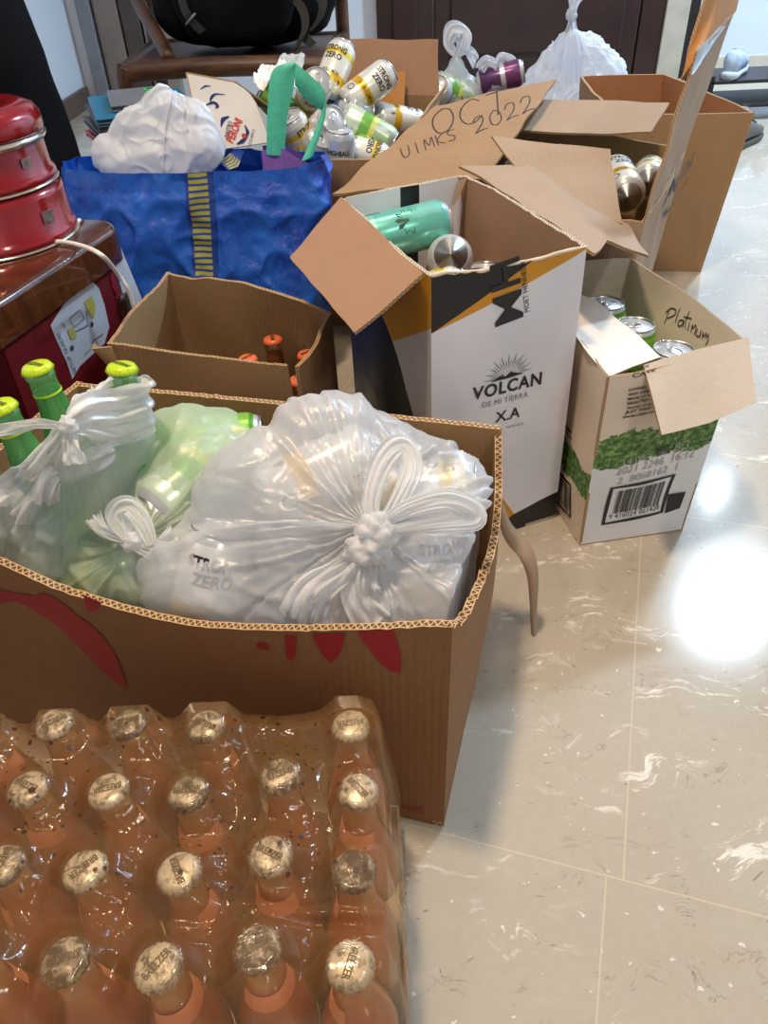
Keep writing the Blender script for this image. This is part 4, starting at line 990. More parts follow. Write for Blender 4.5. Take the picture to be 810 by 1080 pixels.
S_oc = ruled([oc[0], Y(430, 197, 1.41), oc[1], Y(512, 185, 1.40)], [oc[3], Y(500, 103, 1.80), Y(545, 92, 1.83), oc[2]], .006, 13)
def oc_map():
    N = 60; grid = [(i/N, j/N) for i in range(N+1) for j in range(N+1)]; P3 = [S_oc(u, v) for u, v in grid]
    pr_ = []
    for p in P3:
        q = p-CAM; z = q.dot(cF); pr_.append((405+FPX*q.dot(cR)/z, 540-FPX*q.dot(cU)/z))
    pr_ = np.array(pr_)
    def f(px, py):
        dd = ((pr_-np.array([px, py]))**2).sum(1); k = np.argsort(dd)[:3]
        # local refinement from the nearest grid node
        u, v = grid[k[0]]
        for _ in range(4):
            e = 1e-3
            def prj(u, v):
                q = S_oc(u, v)-CAM; z = q.dot(cF); return np.array([405+FPX*q.dot(cR)/z, 540-FPX*q.dot(cU)/z])
            p0 = prj(u, v); J = np.stack([(prj(u+e, v)-p0)/e, (prj(u, v+e)-p0)/e], 1)
            st = np.linalg.lstsq(J, np.array([px, py])-p0, rcond=None)[0]; u = min(max(u+float(st[0]), .002), .996); v = min(max(v+float(st[1]), .002), .996)
        e = 1e-3; n = (S_oc(u+e, v)-S_oc(u, v)).cross(S_oc(u, v+e)-S_oc(u, v)).normalized()
        return S_oc(u, v)+n*.0008
    return f
fo = oc_map()
bm = bmesh.new()
def pen(pl, w=.0024):
    pts = [fo(*p) for p in curve_pts(pl, 18)]; vs = []
    n = (S_oc(.501, .5)-S_oc(.5, .5)).cross(S_oc(.5, .501)-S_oc(.5, .5)).normalized()
    for i, p in enumerate(pts):
        dd = (pts[min(len(pts)-1, i+1)]-pts[max(0, i-1)]).normalized(); s = n.cross(dd)*w*.5; vs.append((bm.verts.new(p+s), bm.verts.new(p-s)))
    for (a, b), (c, d2) in zip(vs, vs[1:]): bm.faces.new((a, b, d2, c))
GL = {'O': [[(.5, 1), (.1, .8), (.0, .4), (.25, .02), (.7, .05), (.98, .45), (.85, .9), (.45, 1.02)]], 'C': [[(.95, .85), (.6, 1.02), (.15, .8), (.0, .4), (.25, .04), (.65, .0), (1, .2)]], 'T': [[(.0, .98), (.5, 1.0), (1.05, 1.05)], [(.52, 1.0), (.5, .5), (.45, -.02)]],
      '2': [[(.05, .75), (.3, 1.02), (.8, .95), (.75, .55), (.3, .2), (.0, .0)], [(.0, .0), (.5, .08), (1, .02)]], '0': [[(.5, 1), (.1, .7), (.1, .2), (.5, 0), (.9, .25), (.88, .75), (.5, 1)]],
      'U': [[(0, 1), (.05, .3), (.4, 0), (.8, .3), (.85, 1)]], 'I': [[(.4, 1), (.45, 0)]], 'M': [[(0, 0), (.1, 1), (.5, .3), (.9, 1), (1, 0)]], 'K': [[(.1, 1), (.15, 0)], [(.9, 1), (.15, .45), (.95, 0)]], 'S': [[(.9, .9), (.4, 1), (.1, .7), (.8, .35), (.6, 0), (.0, .1)]]}
def write(txt, o, ex, ey, w):
    n = len(txt)
    for i, ch in enumerate(txt):
        if ch == ' ': continue
        for st in GL[ch]:
            pen([(o[0]+ex[0]*(i+.1+.78*x)/n+ey[0]*y, o[1]+ex[1]*(i+.1+.78*x)/n+ey[1]*y) for x, y in st], w)
write('OCT', (455, 144), (86, -28), (-3, -24), .0028)
write('2022', (500, 142), (66, -28), (-4, -15), .0024)
write('UIMKS', (424, 168), (60, -22), (-3, -11), .0020)
build('handwriting', bm, M_pen, [c_ for c_ in boxD.children if c_.name.startswith('marked_flap')][0], smooth=False)
flap('torn_flap', [Y(574, 217, 1.262), Y(613, 218, 1.255), Y(657, 235, 1.245)], [Y(518, 143, 1.42), Y(588, 153, 1.40), Y(644, 156, 1.38)], boxD, [M_cb2, M_edge, M_cb3], amp=.004, seed=17, nu=24, nv=18)['label'] = 'pale torn flap bent over the opening'
flap('lower_flap', [V3(.288, .965, .398), Y(640, 253, 1.045), Y(683, 271, 1.12)], [V3(.150, 1.345, .415), Y(555, 172, 1.36), Y(662, 236, 1.27)], boxD, [M_cb2, M_edge, M_cbin], amp=.005, seed=19, nu=20, nv=24)
flap('back_flap', [Y(543, 136, 1.70), Y(610, 141, 1.64), Y(686, 140, 1.56)], [Y(566, 104, 1.86), Y(640, 106, 1.76), Y(706, 108, 1.66)], boxD, [M_cb2, M_edge, M_cbin], amp=.003, seed=23, nu=20, nv=10)
# tall right flap, standing above the right wall
n0, n1 = V3(.447, 1.255, .335), V3(.628, 1.60, .36)
tb = [n0, lerp(n0, n1, .5), n1]; tt = [Y(737, 54, 1.27), Y(757, 32, 1.43), Y(776, 10, 1.60)]
flap('tall_flap', tb, tt, boxD, [M_cb2, M_edge, M_cb3], amp=.006, seed=25, nu=14, nv=26)['label'] = 'tall flap standing up at the right'
flap('curled_flap_end', [Y(718, 84, 1.30), Y(737, 56, 1.285), Y(776, 12, 1.60)], [Y(747, -8, 1.34), Y(764, -12, 1.42), Y(782, -16, 1.62)], boxD, [cardboard('cardboard_amber_kraft', srgb(190, 130, 66)), M_edge, M_cb2], amp=.003, seed=26, nu=10, nv=12)
flap('taped_strip', [Y(728, 80, 1.262), Y(733, 76, 1.262)], [Y(736, 52, 1.26), Y(774, 14, 1.58)], boxD, [plain('clear_tape', srgb(190, 200, 210), .2), M_edge, M_cb2], th=.001, amp=.002, seed=27, nu=6, nv=10)
d = Decal(lambda x, y: wD[1].S(x/wD[1].W, y/wD[1].H, False)+wD[1].n*.002)
k = lambda u, v: wD[1].px(u, v)
d.text('HONG KONG', k(694, 226), k(722, 188), .03, .6); d.text('MADE IN CHINA', k(695, 240), k(718, 205), .0, .5); d.done('printed_lettering', [M_pen], boxD)
g = 'cans in the torn box'
put_can('strong', Y(662, 208, 1.34), (.05, .97, .10), 'white and yellow can with silver base, just under the torn flap', g, .2)
put_can('lemon', Y(684, 192, 1.48), (.3, .9, -.1), 'yellow can against the tall flap in the torn box', g, 2.2)
put_can('lime', Y(665, 196, 1.56), (-.6, .5, -.1), 'dark green can in the shade of the torn box', g, 1.2)
put_can('blue', Y(600, 170, 1.52), (-.8, .5, -.3), 'white can peeking out beside the torn flap', g, 1.2)
put_can('strong', Y(556, 200, 1.44), (-.8, .5, -.3), 'can glimpsed through the slit under the torn flap', g, 1.2)

# ================================================================== FAR CARDBOARD BOX ON THE RIGHT
boxG, wG = carton('cardboard_box', 'tall empty brown cardboard box farthest right, with creased side', 'box', [V3(.600, 1.915), V3(.834, 1.870), V3(.86, 2.38), V3(.625, 2.41)], [V3(.570, 1.905, .366), V3(.868, 1.859, .366), V3(.835, 2.386, .366), V3(.605, 2.41, .366)],
                  .006, [M_cb, M_edge, cardboard('cardboard_warm_inside', srgb(168, 118, 78))], {}, .006, 111, .005)
# ================================================================== CAN BOX BEHIND THE BLUE BAG
boxC, wC = carton('cardboard_box', 'cardboard box heaped with white, yellow and green cans, beside the backpack chair', 'box', [V3(-.165, 1.66), V3(.100, 1.62), V3(.175, 2.03), V3(-.10, 2.07)], [V3(-.165, 1.66, .36), V3(.100, 1.62, .36), V3(.175, 2.03, .40), V3(-.10, 2.07, .40)], .006, None, {}, .006, 131, .01)
flap('back_flap', [V3(-.08, 2.065, .40), V3(.178, 2.03, .40)], [Y(359, 41, 2.10), Y(462, 42, 2.06)], boxC, [M_cbpink, M_edge, M_cb], amp=.004, seed=31, nu=14, nv=8)
flap('inner_flap', [Y(400, 118, 2.0), Y(427, 112, 1.99)], [Y(398, 75, 2.02), Y(427, 75, 2.02)], boxC, [cardboard('cardboard_amber_kraft', CB), M_edge, M_cb], amp=.004, seed=32, nu=6, nv=8)
flap('right_flap', [Y(462, 112, 2.0), Y(428, 150, 1.75)], [Y(470, 88, 2.03), Y(440, 128, 1.80)], boxC, [M_cb, M_edge, M_cbin], amp=.004, seed=33, nu=8, nv=6)
g = 'cans heaped in the box beside the chair'
ups = lambda x, y, z: (x, y, z)
for st, u, v, y, ax, lab, rl in (
    ('lemon', 352, 76, 1.90, (.35, .5, .62), 'white and yellow can sticking up highest from the can box', 2.8),
    ('strong', 388, 93, 1.86, (.78, .35, .42), 'white and yellow can lying just right of the highest can', .2),
    ('green_glass', 388, 138, 1.78, (.80, -.15, -.42), 'silver and lime green can at the right edge of the can box', .4),
    ('strong', 330, 99, 1.80, (.25, -.80, .5), 'can with bare silver base facing out behind the teal strap', 0.),
    ('strong', 338, 138, 1.74, (.45, -.65, .45), 'can with silver lid beside the teal strap', 0.),
    ('blue', 357, 168, 1.70, (.10, -.15, 1), 'upright silver-topped can at the front of the can box', 0.),
    ('lemon', 380, 162, 1.74, (.85, -.1, -.25), 'white can with pale label under the lime green can', 2.),
    ('lime', 300, 118, 1.86, (-.5, .3, .5), 'green can behind the teal strap in the can box', 2.),
    ('strong', 420, 128, 1.90, (.7, .3, -.2), 'can tucked behind the lime green can', 2.),
    ('lemon', 318, 150, 1.73, (-.3, -.3, .8), 'dark printed can seen through the teal strap', 1.),
    ('lemon', 330, 165, 1.72, (.2, -.3, .4), 'yellow can low beside the blue bag rim', 1.),
    ('blue', 365, 120, 1.86, (.6, -.5, .3), 'silver can in the middle of the heap', 1.)):
    put_can(st, Y(u, v, y), ax, lab, g, rl, center=True)
# crumpled paper tray pieces on the heap
def crumple_sheet(name, label, cat, corners, mat, amp=.01, seed=1, th=.0015):
    c = sum((Vector(p) for p in corners), Vector())/4; r = empty(name, c, label, cat); bm = bmesh.new()
    a, b, c_, d_ = [Vector(p) for p in corners]
    sheet(bm, lambda u, v: lerp(lerp(a, b, u), lerp(d_, c_, u), v)+V3(0, 0, 1)*(noise.noise(Vector((u*3+seed, v*3, seed)))*amp+abs(noise.noise(Vector((u*8+seed, v*8, seed))))*amp*.5), 20, 14, th, (0, 0, 0)); build('folded_sheet', bm, mat, r); return r
M_paper = plain('white_paper', srgb(226, 226, 222), .7, var=.03, bump=.2)
crumple_sheet('plastic_tray', 'crumpled white plastic food tray on top of the can box', 'tray', [Y(268, 88, 1.80), Y(305, 100, 1.78), Y(322, 78, 1.92), Y(275, 68, 1.95)], M_paper, .03, 2)
crumple_sheet('paper_sheet', 'grey folded paper standing behind the food tray', 'paper', [Y(280, 80, 2.0), Y(318, 76, 2.0), Y(322, 58, 2.08), Y(300, 56, 2.08)], plain('grey_paper', srgb(176, 178, 178), .7), .012, 3)

# ================================================================== PERONI-STYLE BEER CARTON (white with blue and red print)
pc = [Y(197, 76, 1.78), Y(262, 88, 1.66), Y(285, 150, 1.58), Y(215, 160, 1.66)]
rootP = empty('beer_carton', (pc[0]+pc[2])/2, 'white beer carton with blue ribbons and red lettering, behind the white bag', 'box')
def pmap(u, v):                            # rounded cut-out face of the carton, u right, v up
    a, b, c_, d_ = pc[3], pc[2], pc[1], pc[0]
    return lerp(lerp(a, b, u), lerp(d_, c_, u), v)
bm = bmesh.new()
def Sp(u, v):
    # rounded top-right corner
    k = max(0, (u-.6)/.4); vm = 1-.34*(1-math.sqrt(max(0, 1-k*k)))
    return pmap(u, v*vm)
sheet(bm, Sp, 24, 14, .003, (0, 1, 2)); build('printed_face', bm, [plain('white_beer_card', srgb(226, 222, 216), .45, var=.03), M_edge, M_cb2], rootP)
pn = (pc[2]-pc[3]).cross(pc[0]-pc[3]).normalized()
bm = bmesh.new(); s0 = [pc[0], pc[1]]; back = pn*-.12
sheet(bm, lambda u, v: lerp(pmap(u*.8, 1.), pmap(u*.8, 1.)+back, v), 10, 6, .003); build('top_panel', bm, [M_cb2, M_edge, M_cbin], rootP)
bm = bmesh.new(); sheet(bm, lambda u, v: lerp(pmap(0, 1-u*.9), pmap(0, 1-u*.9)+back+V3(-.02, 0, -.01), v), 10, 6, .003, (0, 1, 2)); build('side_panel', bm, [plain('white_beer_card', WHT), M_edge, M_cb2], rootP)
cW, cH = (pc[2]-pc[3]).length, (pc[0]-pc[3]).length
def px2(u, v): x, y = onplane(u, v, pc[3], pc[2]-pc[3], pc[0]-pc[3]); return (x, y)
exn, eyn = (pc[2]-pc[3]).normalized(), (pc[0]-pc[3]).normalized()
def _pm(x, y):
    u, v = x/cW, y/cH; a = pmap(min(max(u, -.2), 1.2), v); return a+pn*.0012
d = Decal(_pm)
def strk(pl, w, mi): d.stroke([px2(*p) for p in curve_pts(pl, 14)], w, mi, True)
strk([(239, 89), (228, 92), (223, 100), (224, 106)], .006, 0); strk([(218, 108), (226, 103), (231, 106), (228, 109)], .009, 0); strk([(212, 91), (218, 85), (224, 83)], .004, 0)
strk([(234, 131), (236, 122), (243, 117)], .010, 0); strk([(259, 126), (262, 136), (259, 142)], .009, 0); strk([(250, 152), (256, 148), (262, 141)], .010, 0)
d.text('PERONI', px2(246, 151), px2(257, 121), .03, 1.3, 1); d.text('NASTRO', px2(241, 144), px2(246, 124), .01, 1.2, 0); d.text('AZZURRO', px2(264, 158), px2(270, 132), .0, .8, 2)
cc = px2(258, 141); d.poly([(cc[0]+.006*math.cos(a), cc[1]+.007*math.sin(a)) for a in [2*PI*i/14 for i in range(14)]], 1)
d.done('printed_lettering', [plain('navy_ink', srgb(30, 44, 110), .4), plain('scarlet_ink', srgb(206, 60, 40), .4), M_gray], rootP)

# ================================================================== BLUE WOVEN SHOPPING BAG
def blue_bag():
    root = empty('shopping_bag', (-.33, 1.56, 0), 'blue woven plastic shopping bag with yellow straps, behind the plain open box', 'bag')
    F0, F1 = V3(-.56, 1.44), V3(-.135, 1.37); B1, B0 = V3(-.13, 1.60), V3(-.55, 1.72)
    T = [Y(70, 178, 1.49), Y(105, 182, 1.47), Y(140, 184, 1.46), Y(200, 181, 1.45), Y(262, 181, 1.44), Y(300, 178, 1.44), Y(337, 168, 1.45)]
    Tb = [Y(340, 160, 1.62), Y(290, 160, 1.66), Y(235, 156, 1.68), Y(160, 160, 1.70), Y(80, 166, 1.70)]
    ringT = T+Tb+[T[0]]
    Bm = [F0, lerp(F0, F1, .17), lerp(F0, F1, .33), lerp(F0, F1, .5), lerp(F0, F1, .67), lerp(F0, F1, .84), F1, B1, lerp(B1, B0, .25), lerp(B1, B0, .5), lerp(B1, B0, .75), B0, F0]
    Tc = curve_pts(ringT, 120); Bc = curve_pts(Bm, 120); n = 240
    def S(u, v):
        p = lerp(poly_at(Bc, u), poly_at(Tc, u), v); q = p*9; out = (p-V3(-.33, 1.56, p.z)); out.z = 0; out.normalize()
        cr = 1-abs(noise.noise(q+Vector((2, 5, 1))))*3; cr2 = 1-abs(noise.noise(p*26))*2.4
        p = p+out*(.012*math.sin(PI*v)+.010*noise.noise(q)+.011*cr*abs(cr)+.0045*cr2)
        if v > .9: p = p+out*-.003
        return p
    bm = bmesh.new(); sheet(bm, S, n, 90, .0012, (0, 1, 0))
    t = NT('woven_blue_plastic'); v = t.coord('Object'); uvn = t.n('ShaderNodeUVMap')
    wv = t.n('ShaderNodeTexChecker'); t.l(uvn.outputs[0], wv.inputs[0]); wv.inputs['Scale'].default_value = 420
    c = t.mix(t.ramp(t.noise(v, 16, 6, .7), [(.35, 0.), (.7, 1.)]), srgb(12, 66, 176), srgb(26, 108, 218))
    c = t.mix(t.math('MULTIPLY', t.ramp(t.noise(v, 70, 5, .7, dist=1.5), [(.62, 0.), (.7, 1.)]), .35), c, srgb(120, 170, 230))  # pale blue flecks put into the colour as glints
    h = t.math('ADD', t.math('MULTIPLY', wv.outputs[1], .12), t.noise(v, 60, 6, .7, dist=1.2))
    m = t.done(t.bsdf(c, .27, 0, t.bump(h, .5, .006)))
    hem = plain('blue_hem', srgb(18, 54, 150), .4)
    build('bag_body', bm, [m, hem], root)
    bm = bmesh.new(); sheet(bm, lambda u, v: lerp(lerp(F0, F1, u), lerp(B0, B1, u), v)+V3(0, 0, .003), 4, 4, .002, (0, 0, 0)); build('bag_bottom', bm, [m], root)
    t = NT('yellow_strap_print'); uvn = t.n('ShaderNodeUVMap'); sp = t.n('ShaderNodeSeparateXYZ'); t.l(uvn.outputs[0], sp.inputs[0])
    dash = t.math('GREATER_THAN', t.math('SINE', t.math('MULTIPLY', sp.outputs[1], 2*PI/.011)), -.35)
    mid = t.math('MULTIPLY', t.math('GREATER_THAN', sp.outputs[0], .003), t.math('LESS_THAN', sp.outputs[0], .021))
    my = t.done(t.bsdf(t.mix(t.math('MULTIPLY', dash, mid), srgb(22, 58, 140), srgb(158, 156, 66)), .45))
    uf = .5*3/6*0+ (3.15/12)
    def Sfront(u, v): return S(lerp(uf-.019, uf+.019, u), v)
    def St(u, v):
        p = Sfront(u, lerp(.38, 1., v)); e = 1e-3; return p+V3(-.1, -1, 0)*.0022
    bm = bmesh.new(); sheet(bm, St, 6, 60, .001, (0, 0, 0), .026, .26); build('yellow_strap', bm, [my], root)
    bm = bmesh.new(); a = [Y(233, 172, 1.60), Y(240, 166, 1.60), Y(249, 158, 1.64)]; b = [Y(240, 180, 1.52), Y(250, 176, 1.53), Y(258, 160, 1.62)]
    sheet(bm, ruled(a, b, .004, 3), 8, 8, .001, (0, 0, 0), .03, .05); build('yellow_strap', bm, [my], root)
blue_bag()
# crumpled white bag stuffed in the blue one
def white_stuff():
    lumps = [Y(112, 160, 1.56), Y(140, 135, 1.58), Y(175, 118, 1.60), Y(205, 128, 1.60), Y(215, 155, 1.57), Y(160, 170, 1.56), Y(128, 172, 1.55)]
    L = [(p.x, p.y, p.z, r) for p, r in zip(lumps, (.030, .033, .040, .036, .036, .035, .035))]+[(-.40, 1.60, .30, .08)]
    bag('plastic_bag', 'crumpled opaque white bag stuffed into the blue shopping bag', tuple(Y(165, 160, 1.58)), Y(183, 97, 1.60), L, M_filmo, .72, 220, 120, .010, 41, .3, .05, None, .0055, 22, kfreq=.75)
white_stuff()
# purple bag with teal handle
def purple():
    r = empty('gift_bag', Y(297, 175, 1.54), 'purple bag with a tall teal ribbon handle, inside the blue bag', 'bag')
    bm = bmesh.new(); a = [Y(274, 185, 1.53), Y(298, 188, 1.52), Y(326, 184, 1.53)]; b = [Y(275, 160, 1.55), Y(297, 158, 1.545), Y(320, 172, 1.55)]
    c0 = [p-V3(0, 0, .22) for p in a]
    sheet(bm, ruled(c0, b, .004, 3), 14, 10, .0015, (0, 0, 0)); sheet(bm, ruled([p+V3(0, .05, 0) for p in c0], [p+V3(0, .05, 0) for p in b], .004, 5), 14, 10, .0015, (0, 0, 0))
    build('bag_body', bm, plain('purple_felt', srgb(136, 96, 176), .8, nscale=80, bump=.3), r)
    mt = plain('teal_ribbon', srgb(86, 204, 170), .5, nscale=60, bump=.15)
    bm = bmesh.new(); lf_ = curve_pts([Y(281, 163, 1.548), Y(282, 120, 1.55), Y(287, 75, 1.55), Y(311, 65, 1.55)], 20); rf_ = curve_pts([Y(300, 164, 1.548), Y(303, 125, 1.55), Y(310, 90, 1.55), Y(311, 68, 1.548)], 20)
    sheet(bm, lambda u, v: lerp(poly_at(lf_, v), poly_at(rf_, v), u)+V3(0, -.004*math.sin(PI*u), 0), 8, 30, .0012, (0, 0, 0)); build('ribbon_handle', bm, mt, r)
    bm = bmesh.new(); lf_ = curve_pts([Y(311, 66, 1.55), Y(328, 80, 1.555), Y(342, 95, 1.56), Y(344, 106, 1.56), Y(342, 128, 1.56), Y(330, 165, 1.55)], 24); rf_ = curve_pts([Y(311, 90, 1.552), Y(322, 104, 1.56), Y(338, 116, 1.565), Y(340, 112, 1.568), Y(335, 130, 1.565), Y(318, 170, 1.55)], 24)
    sheet(bm, lambda u, v: lerp(poly_at(lf_, v), poly_at(rf_, v), u)+V3(0, -.004*math.sin(PI*u), 0), 8, 36, .0012, (0, 0, 0)); build('ribbon_handle', bm, plain('teal_ribbon', CB), r)
purple()

# ================================================================== TABLE, RED TINS, CABLE
def table():
    r = empty('side_table', (-.75, .85, 0), 'dark glossy brown wooden side table at the left edge', 'table')
    e = V3(.084, .313).normalized(); nrm = V3(-e.y, e.x)
    c1 = V3(-.368, 1.178); near = c1-e*.95; 
    t = NT('lacquered_brown_wood'); v = t.coord('Object', (3, 22, 3)); c = t.mix(t.ramp(t.noise(v, 2.2, 5, .6, dist=.6), [(.3, 0.), (.7, 1.)]), srgb(52, 26, 14), srgb(92, 48, 24)); mt = t.done(t.bsdf(c, .14, 0, None, Coat_Weight=.6))
    t = NT('dark_brown_wood'); v = t.coord('Object', (3, 22, 3)); c = t.mix(t.ramp(t.noise(v, 2.2, 5, .6, dist=.6), [(.3, 0.), (.7, 1.)]), srgb(44, 26, 18), srgb(68, 42, 28)); md = t.done(t.bsdf(c, .3))
    W = .62
    def slab(bm, z0, z1, inset, bev, mi=0):
        pts = []
        cor = [near+nrm*inset, c1+nrm*inset-e*inset, c1+nrm*(W-inset)-e*inset, near+nrm*(W-inset)]
        # rounded far-right corner
        a = cor[1]; rr = .045; path = [cor[0]]+[a-e*rr+nrm*rr+(-nrm*math.cos(t_)+e*math.sin(t_))*rr for t_ in [PI/2*i/8 for i in range(9)]]+cor[2:]
        bot = [bm.verts.new((p.x, p.y, z0)) for p in path]; top_ = [bm.verts.new((p.x, p.y, z1)) for p in path]
        bm.faces.new(bot[::-1]); tf = bm.faces.new(top_)
        for i in range(len(path)): j = (i+1) % len(path); bm.faces.new((bot[i], bot[j], top_[j], top_[i]))
        bmesh.ops.recalc_face_normals(bm, faces=bm.faces)
        if bev: bmesh.ops.bevel(bm, geom=[q for q in tf.edges], offset=bev, segments=4, affect='EDGES', profile=.5)
    bm = bmesh.new(); slab(bm, .350, .400, 0, .010); build('table_top', bm, mt, r, angle=35)
    bm = bmesh.new(); slab(bm, .310, .350, .14, 0); build('apron', bm, md, r, smooth=False)
    for k, p in enumerate((c1+nrm*.035-e*.035, c1+nrm*(W-.04)-e*.04, near+nrm*.04+e*.04, near+nrm*(W-.04)+e*.04)):
        bm = bmesh.new(); box(bm, (p.x, p.y, .15), (.055, .055, .30), bev=.006); build('leg', bm, md, r, smooth=False)
    return c1, e, nrm
tc, te, tn = table()
def tins():
    mr = plain('red_enamel', srgb(142, 10, 20), .18, .25, var=.06, Coat_Weight=.6); ch = plain('polished_rim', srgb(226, 214, 196), .15, .9)
    c = V3(-.548, 1.122); M = Matrix.Translation((c.x, c.y, .4)); R = .118
    def tin(name, label, z0, h, k):
        r = empty(name, (c.x, c.y, .4+z0), label, 'tin')
        M2 = Matrix.Translation((c.x, c.y, .4+z0))
        bm = bmesh.new(); lathe(bm, [(.001, 0.), (R*.95*k, 0.), (R*.985*k, .003), (R*1.0*k, .009), (R*.985*k, .015), (R*.955*k, .019), (R*.95*k, h-.012), (R*.93*k, h-.002), (R*.6*k, h)], 64, M=M2); build('tin_body', bm, mr, r)
        if z0 > 0: bm = bmesh.new(); lathe(bm, [(R*.955*k, h-.014), (R*.99*k, h-.012), (R*1.005*k, h-.008), (R*.99*k, h-.004), (R*.95*k, h-.003)], 64, M=M2); build('tin_rim', bm, ch, r)
        bm = bmesh.new(); lathe(bm, [(R*.98*k, .0005), (R*1.015*k, .002), (R*.99*k, .0045)], 64, M=M2); build('seam_ring', bm, ch, r)
        # speckled clip at the side
        a0 = math.radians(-28); f = lambda u, v: V3(c.x+(R*.965*k+.001)*math.cos(a0+u*.16), c.y+(R*.965*k+.001)*math.sin(a0+u*.16), .4+z0+.03+v*(h-.055))
        t = bmesh.new(); sheet(t, f, 4, 4, .0008, (0, 0, 0)); build('side_plate', t, plain('speckled_plate', srgb(150, 140, 140), .3, .6, var=.5, nscale=120), r)
        return r
    tin('food_tin', 'lower tier of the round red enamel tins on the side table', 0., .072, 1.03)
    r = tin('food_tin', 'upper round red enamel tin with domed lid, stacked on the other', .072, .066, .955)
    bm = bmesh.new(); z = .072+.0635; lathe(bm, [(R*.945, z), (R*.955, z+.004), (R*.95, z+.018), (R*.90, z+.028), (R*.78, z+.034), (R*.60, z+.036), (R*.56, z+.033), (.02, z+.034), (.001, z+.036)], 64, M=Matrix.Translation((c.x, c.y, .4))); build('lid', bm, plain('red_enamel', (1, 0, 0)), r)
tins()
cab = empty('cable', P(60, 260, .404), 'white cable looping over the side table edge', 'cable')
bm = bmesh.new(); ptsc = [P(-30, 262, .405), P(0, 263, .405), P(30, 258, .405), P(62, 255, .405), P(88, 260, .405), P(108, 270, .404), Y(122, 286, 1.08), Y(134, 304, 1.09), Y(141, 324, 1.095), Y(146, 345, 1.10), V3(-.368, 1.115, .16), V3(-.385, 1.13, .02)]
tube(bm, curve_pts([Vector(p) for p in ptsc], 90), .0032, 10)
build('cord', bm, plain('white_cable_sheath', srgb(226, 222, 214), .4), cab)
bm = bmesh.new(); tube(bm, curve_pts([P(-30, 270, .405), P(10, 268, .4045), P(40, 258, .4045), P(70, 243, .4045), P(84, 232, .4045)], 50), .0028, 10); build('cord', bm, plain('white_cable_sheath', CB), cab)

# boxes under the table
def undertable():
    o = Vector((tc.x, tc.y, 0))+tn*.012-te*.01
    def B(name, lab, cat, s0, s1, z1, dep, mat, z0=0., inset=0.):
        a, b = o-te*s1+tn*inset, o-te*s0+tn*inset; c_, d_ = b+tn*dep, a+tn*dep; r = empty(name, ((a+c_)/2).to_tuple()[:2]+(z0,), lab, cat)
        bm = bmesh.new(); vs = [bm.verts.new((p.x, p.y, z)) for z in (z0, z1) for p in (a, b, c_, d_)]
        for f in ((3, 2, 1, 0), (4, 5, 6, 7), (0, 1, 5, 4), (1, 2, 6, 5), (2, 3, 7, 6), (3, 0, 4, 7)): bm.faces.new([vs[i] for i in f])
        bmesh.ops.bevel(bm, geom=bm.edges[:], offset=.003, segments=2, affect='EDGES'); build('box_body', bm, mat, r, smooth=False)
        return r, a, b
    r, a, b = B('gift_box', 'red box with a rounded white setup guide label, under the side table', 'box', .03, .31, .342, .12, plain('crimson_card', srgb(108, 14, 26), .45))
    ex = b-a; W = ex.length; ex.normalize(); n_ = V3(ex.y, -ex.x)
    off = lambda x, y, o_=.0006: a+ex*x+V3(0, 0, y)+n_*o_
    g = lambda u, v: onplane(u, v, a, ex, V3(0, 0, 1))
    q = [g(53, 343), g(66, 322), g(90, 299), g(97, 297), g(104, 304), g(110, 322), g(115, 345), g(110, 362), g(84, 386), g(76, 400), g(70, 382), g(58, 356)]
    d = Decal(lambda x, y: off(x, y)); d.poly(q); d.done('white_label', [plain('label_paper', srgb(196, 202, 212), .5)], r)
    d = Decal(lambda x, y: off(x, y, .0012)); d.poly([g(118, 268), g(127, 262), g(152, 322), g(136, 338)]); d.done('white_stripe', [plain('label_paper', CB)], r)
    d = Decal(lambda x, y: off(x, y, .0018)); d.text('SETUP GUIDE!', g(80, 392), g(61, 350), .01, .9)
    for pl in ([(72, 336), (83, 327)], [(72, 336), (77, 345)], [(83, 327), (88, 336)], [(77, 345), (88, 336)], [(78, 350), (92, 343)], [(92, 343), (90, 328)], [(96, 360), (108, 352)], [(96, 360), (100, 370)], [(64, 340), (68, 345)], [(88, 375), (96, 366)]): d.stroke([g(*p) for p in pl], .0012)
    for c0 in ((75, 367), (96, 342)): p = g(*c0); d.poly([(p[0]+.004*math.cos(a_), p[1]+.004*math.sin(a_)) for a_ in [2*PI*i/12 for i in range(12)]])
    d.text('Necktie', g(134, 334), g(118, 288), .03, .9, 1)
    d.poly([g(88, 318), g(95, 312), g(100, 322), g(98, 336), g(92, 330)], 2); d.poly([g(70, 347), g(77, 345), g(80, 356), g(74, 358)], 2)
    d.done('label_print', [plain('slate_ink', srgb(70, 76, 92), .5), plain('crimson_ink', srgb(150, 20, 40), .5), plain('olive_ink', srgb(186, 180, 90), .5)], r)
    B('storage_box', 'very dark red box under the near end of the side table', 'box', .34, .60, .24, .25, plain('maroon_card', srgb(52, 10, 16), .5), inset=.01)
undertable()

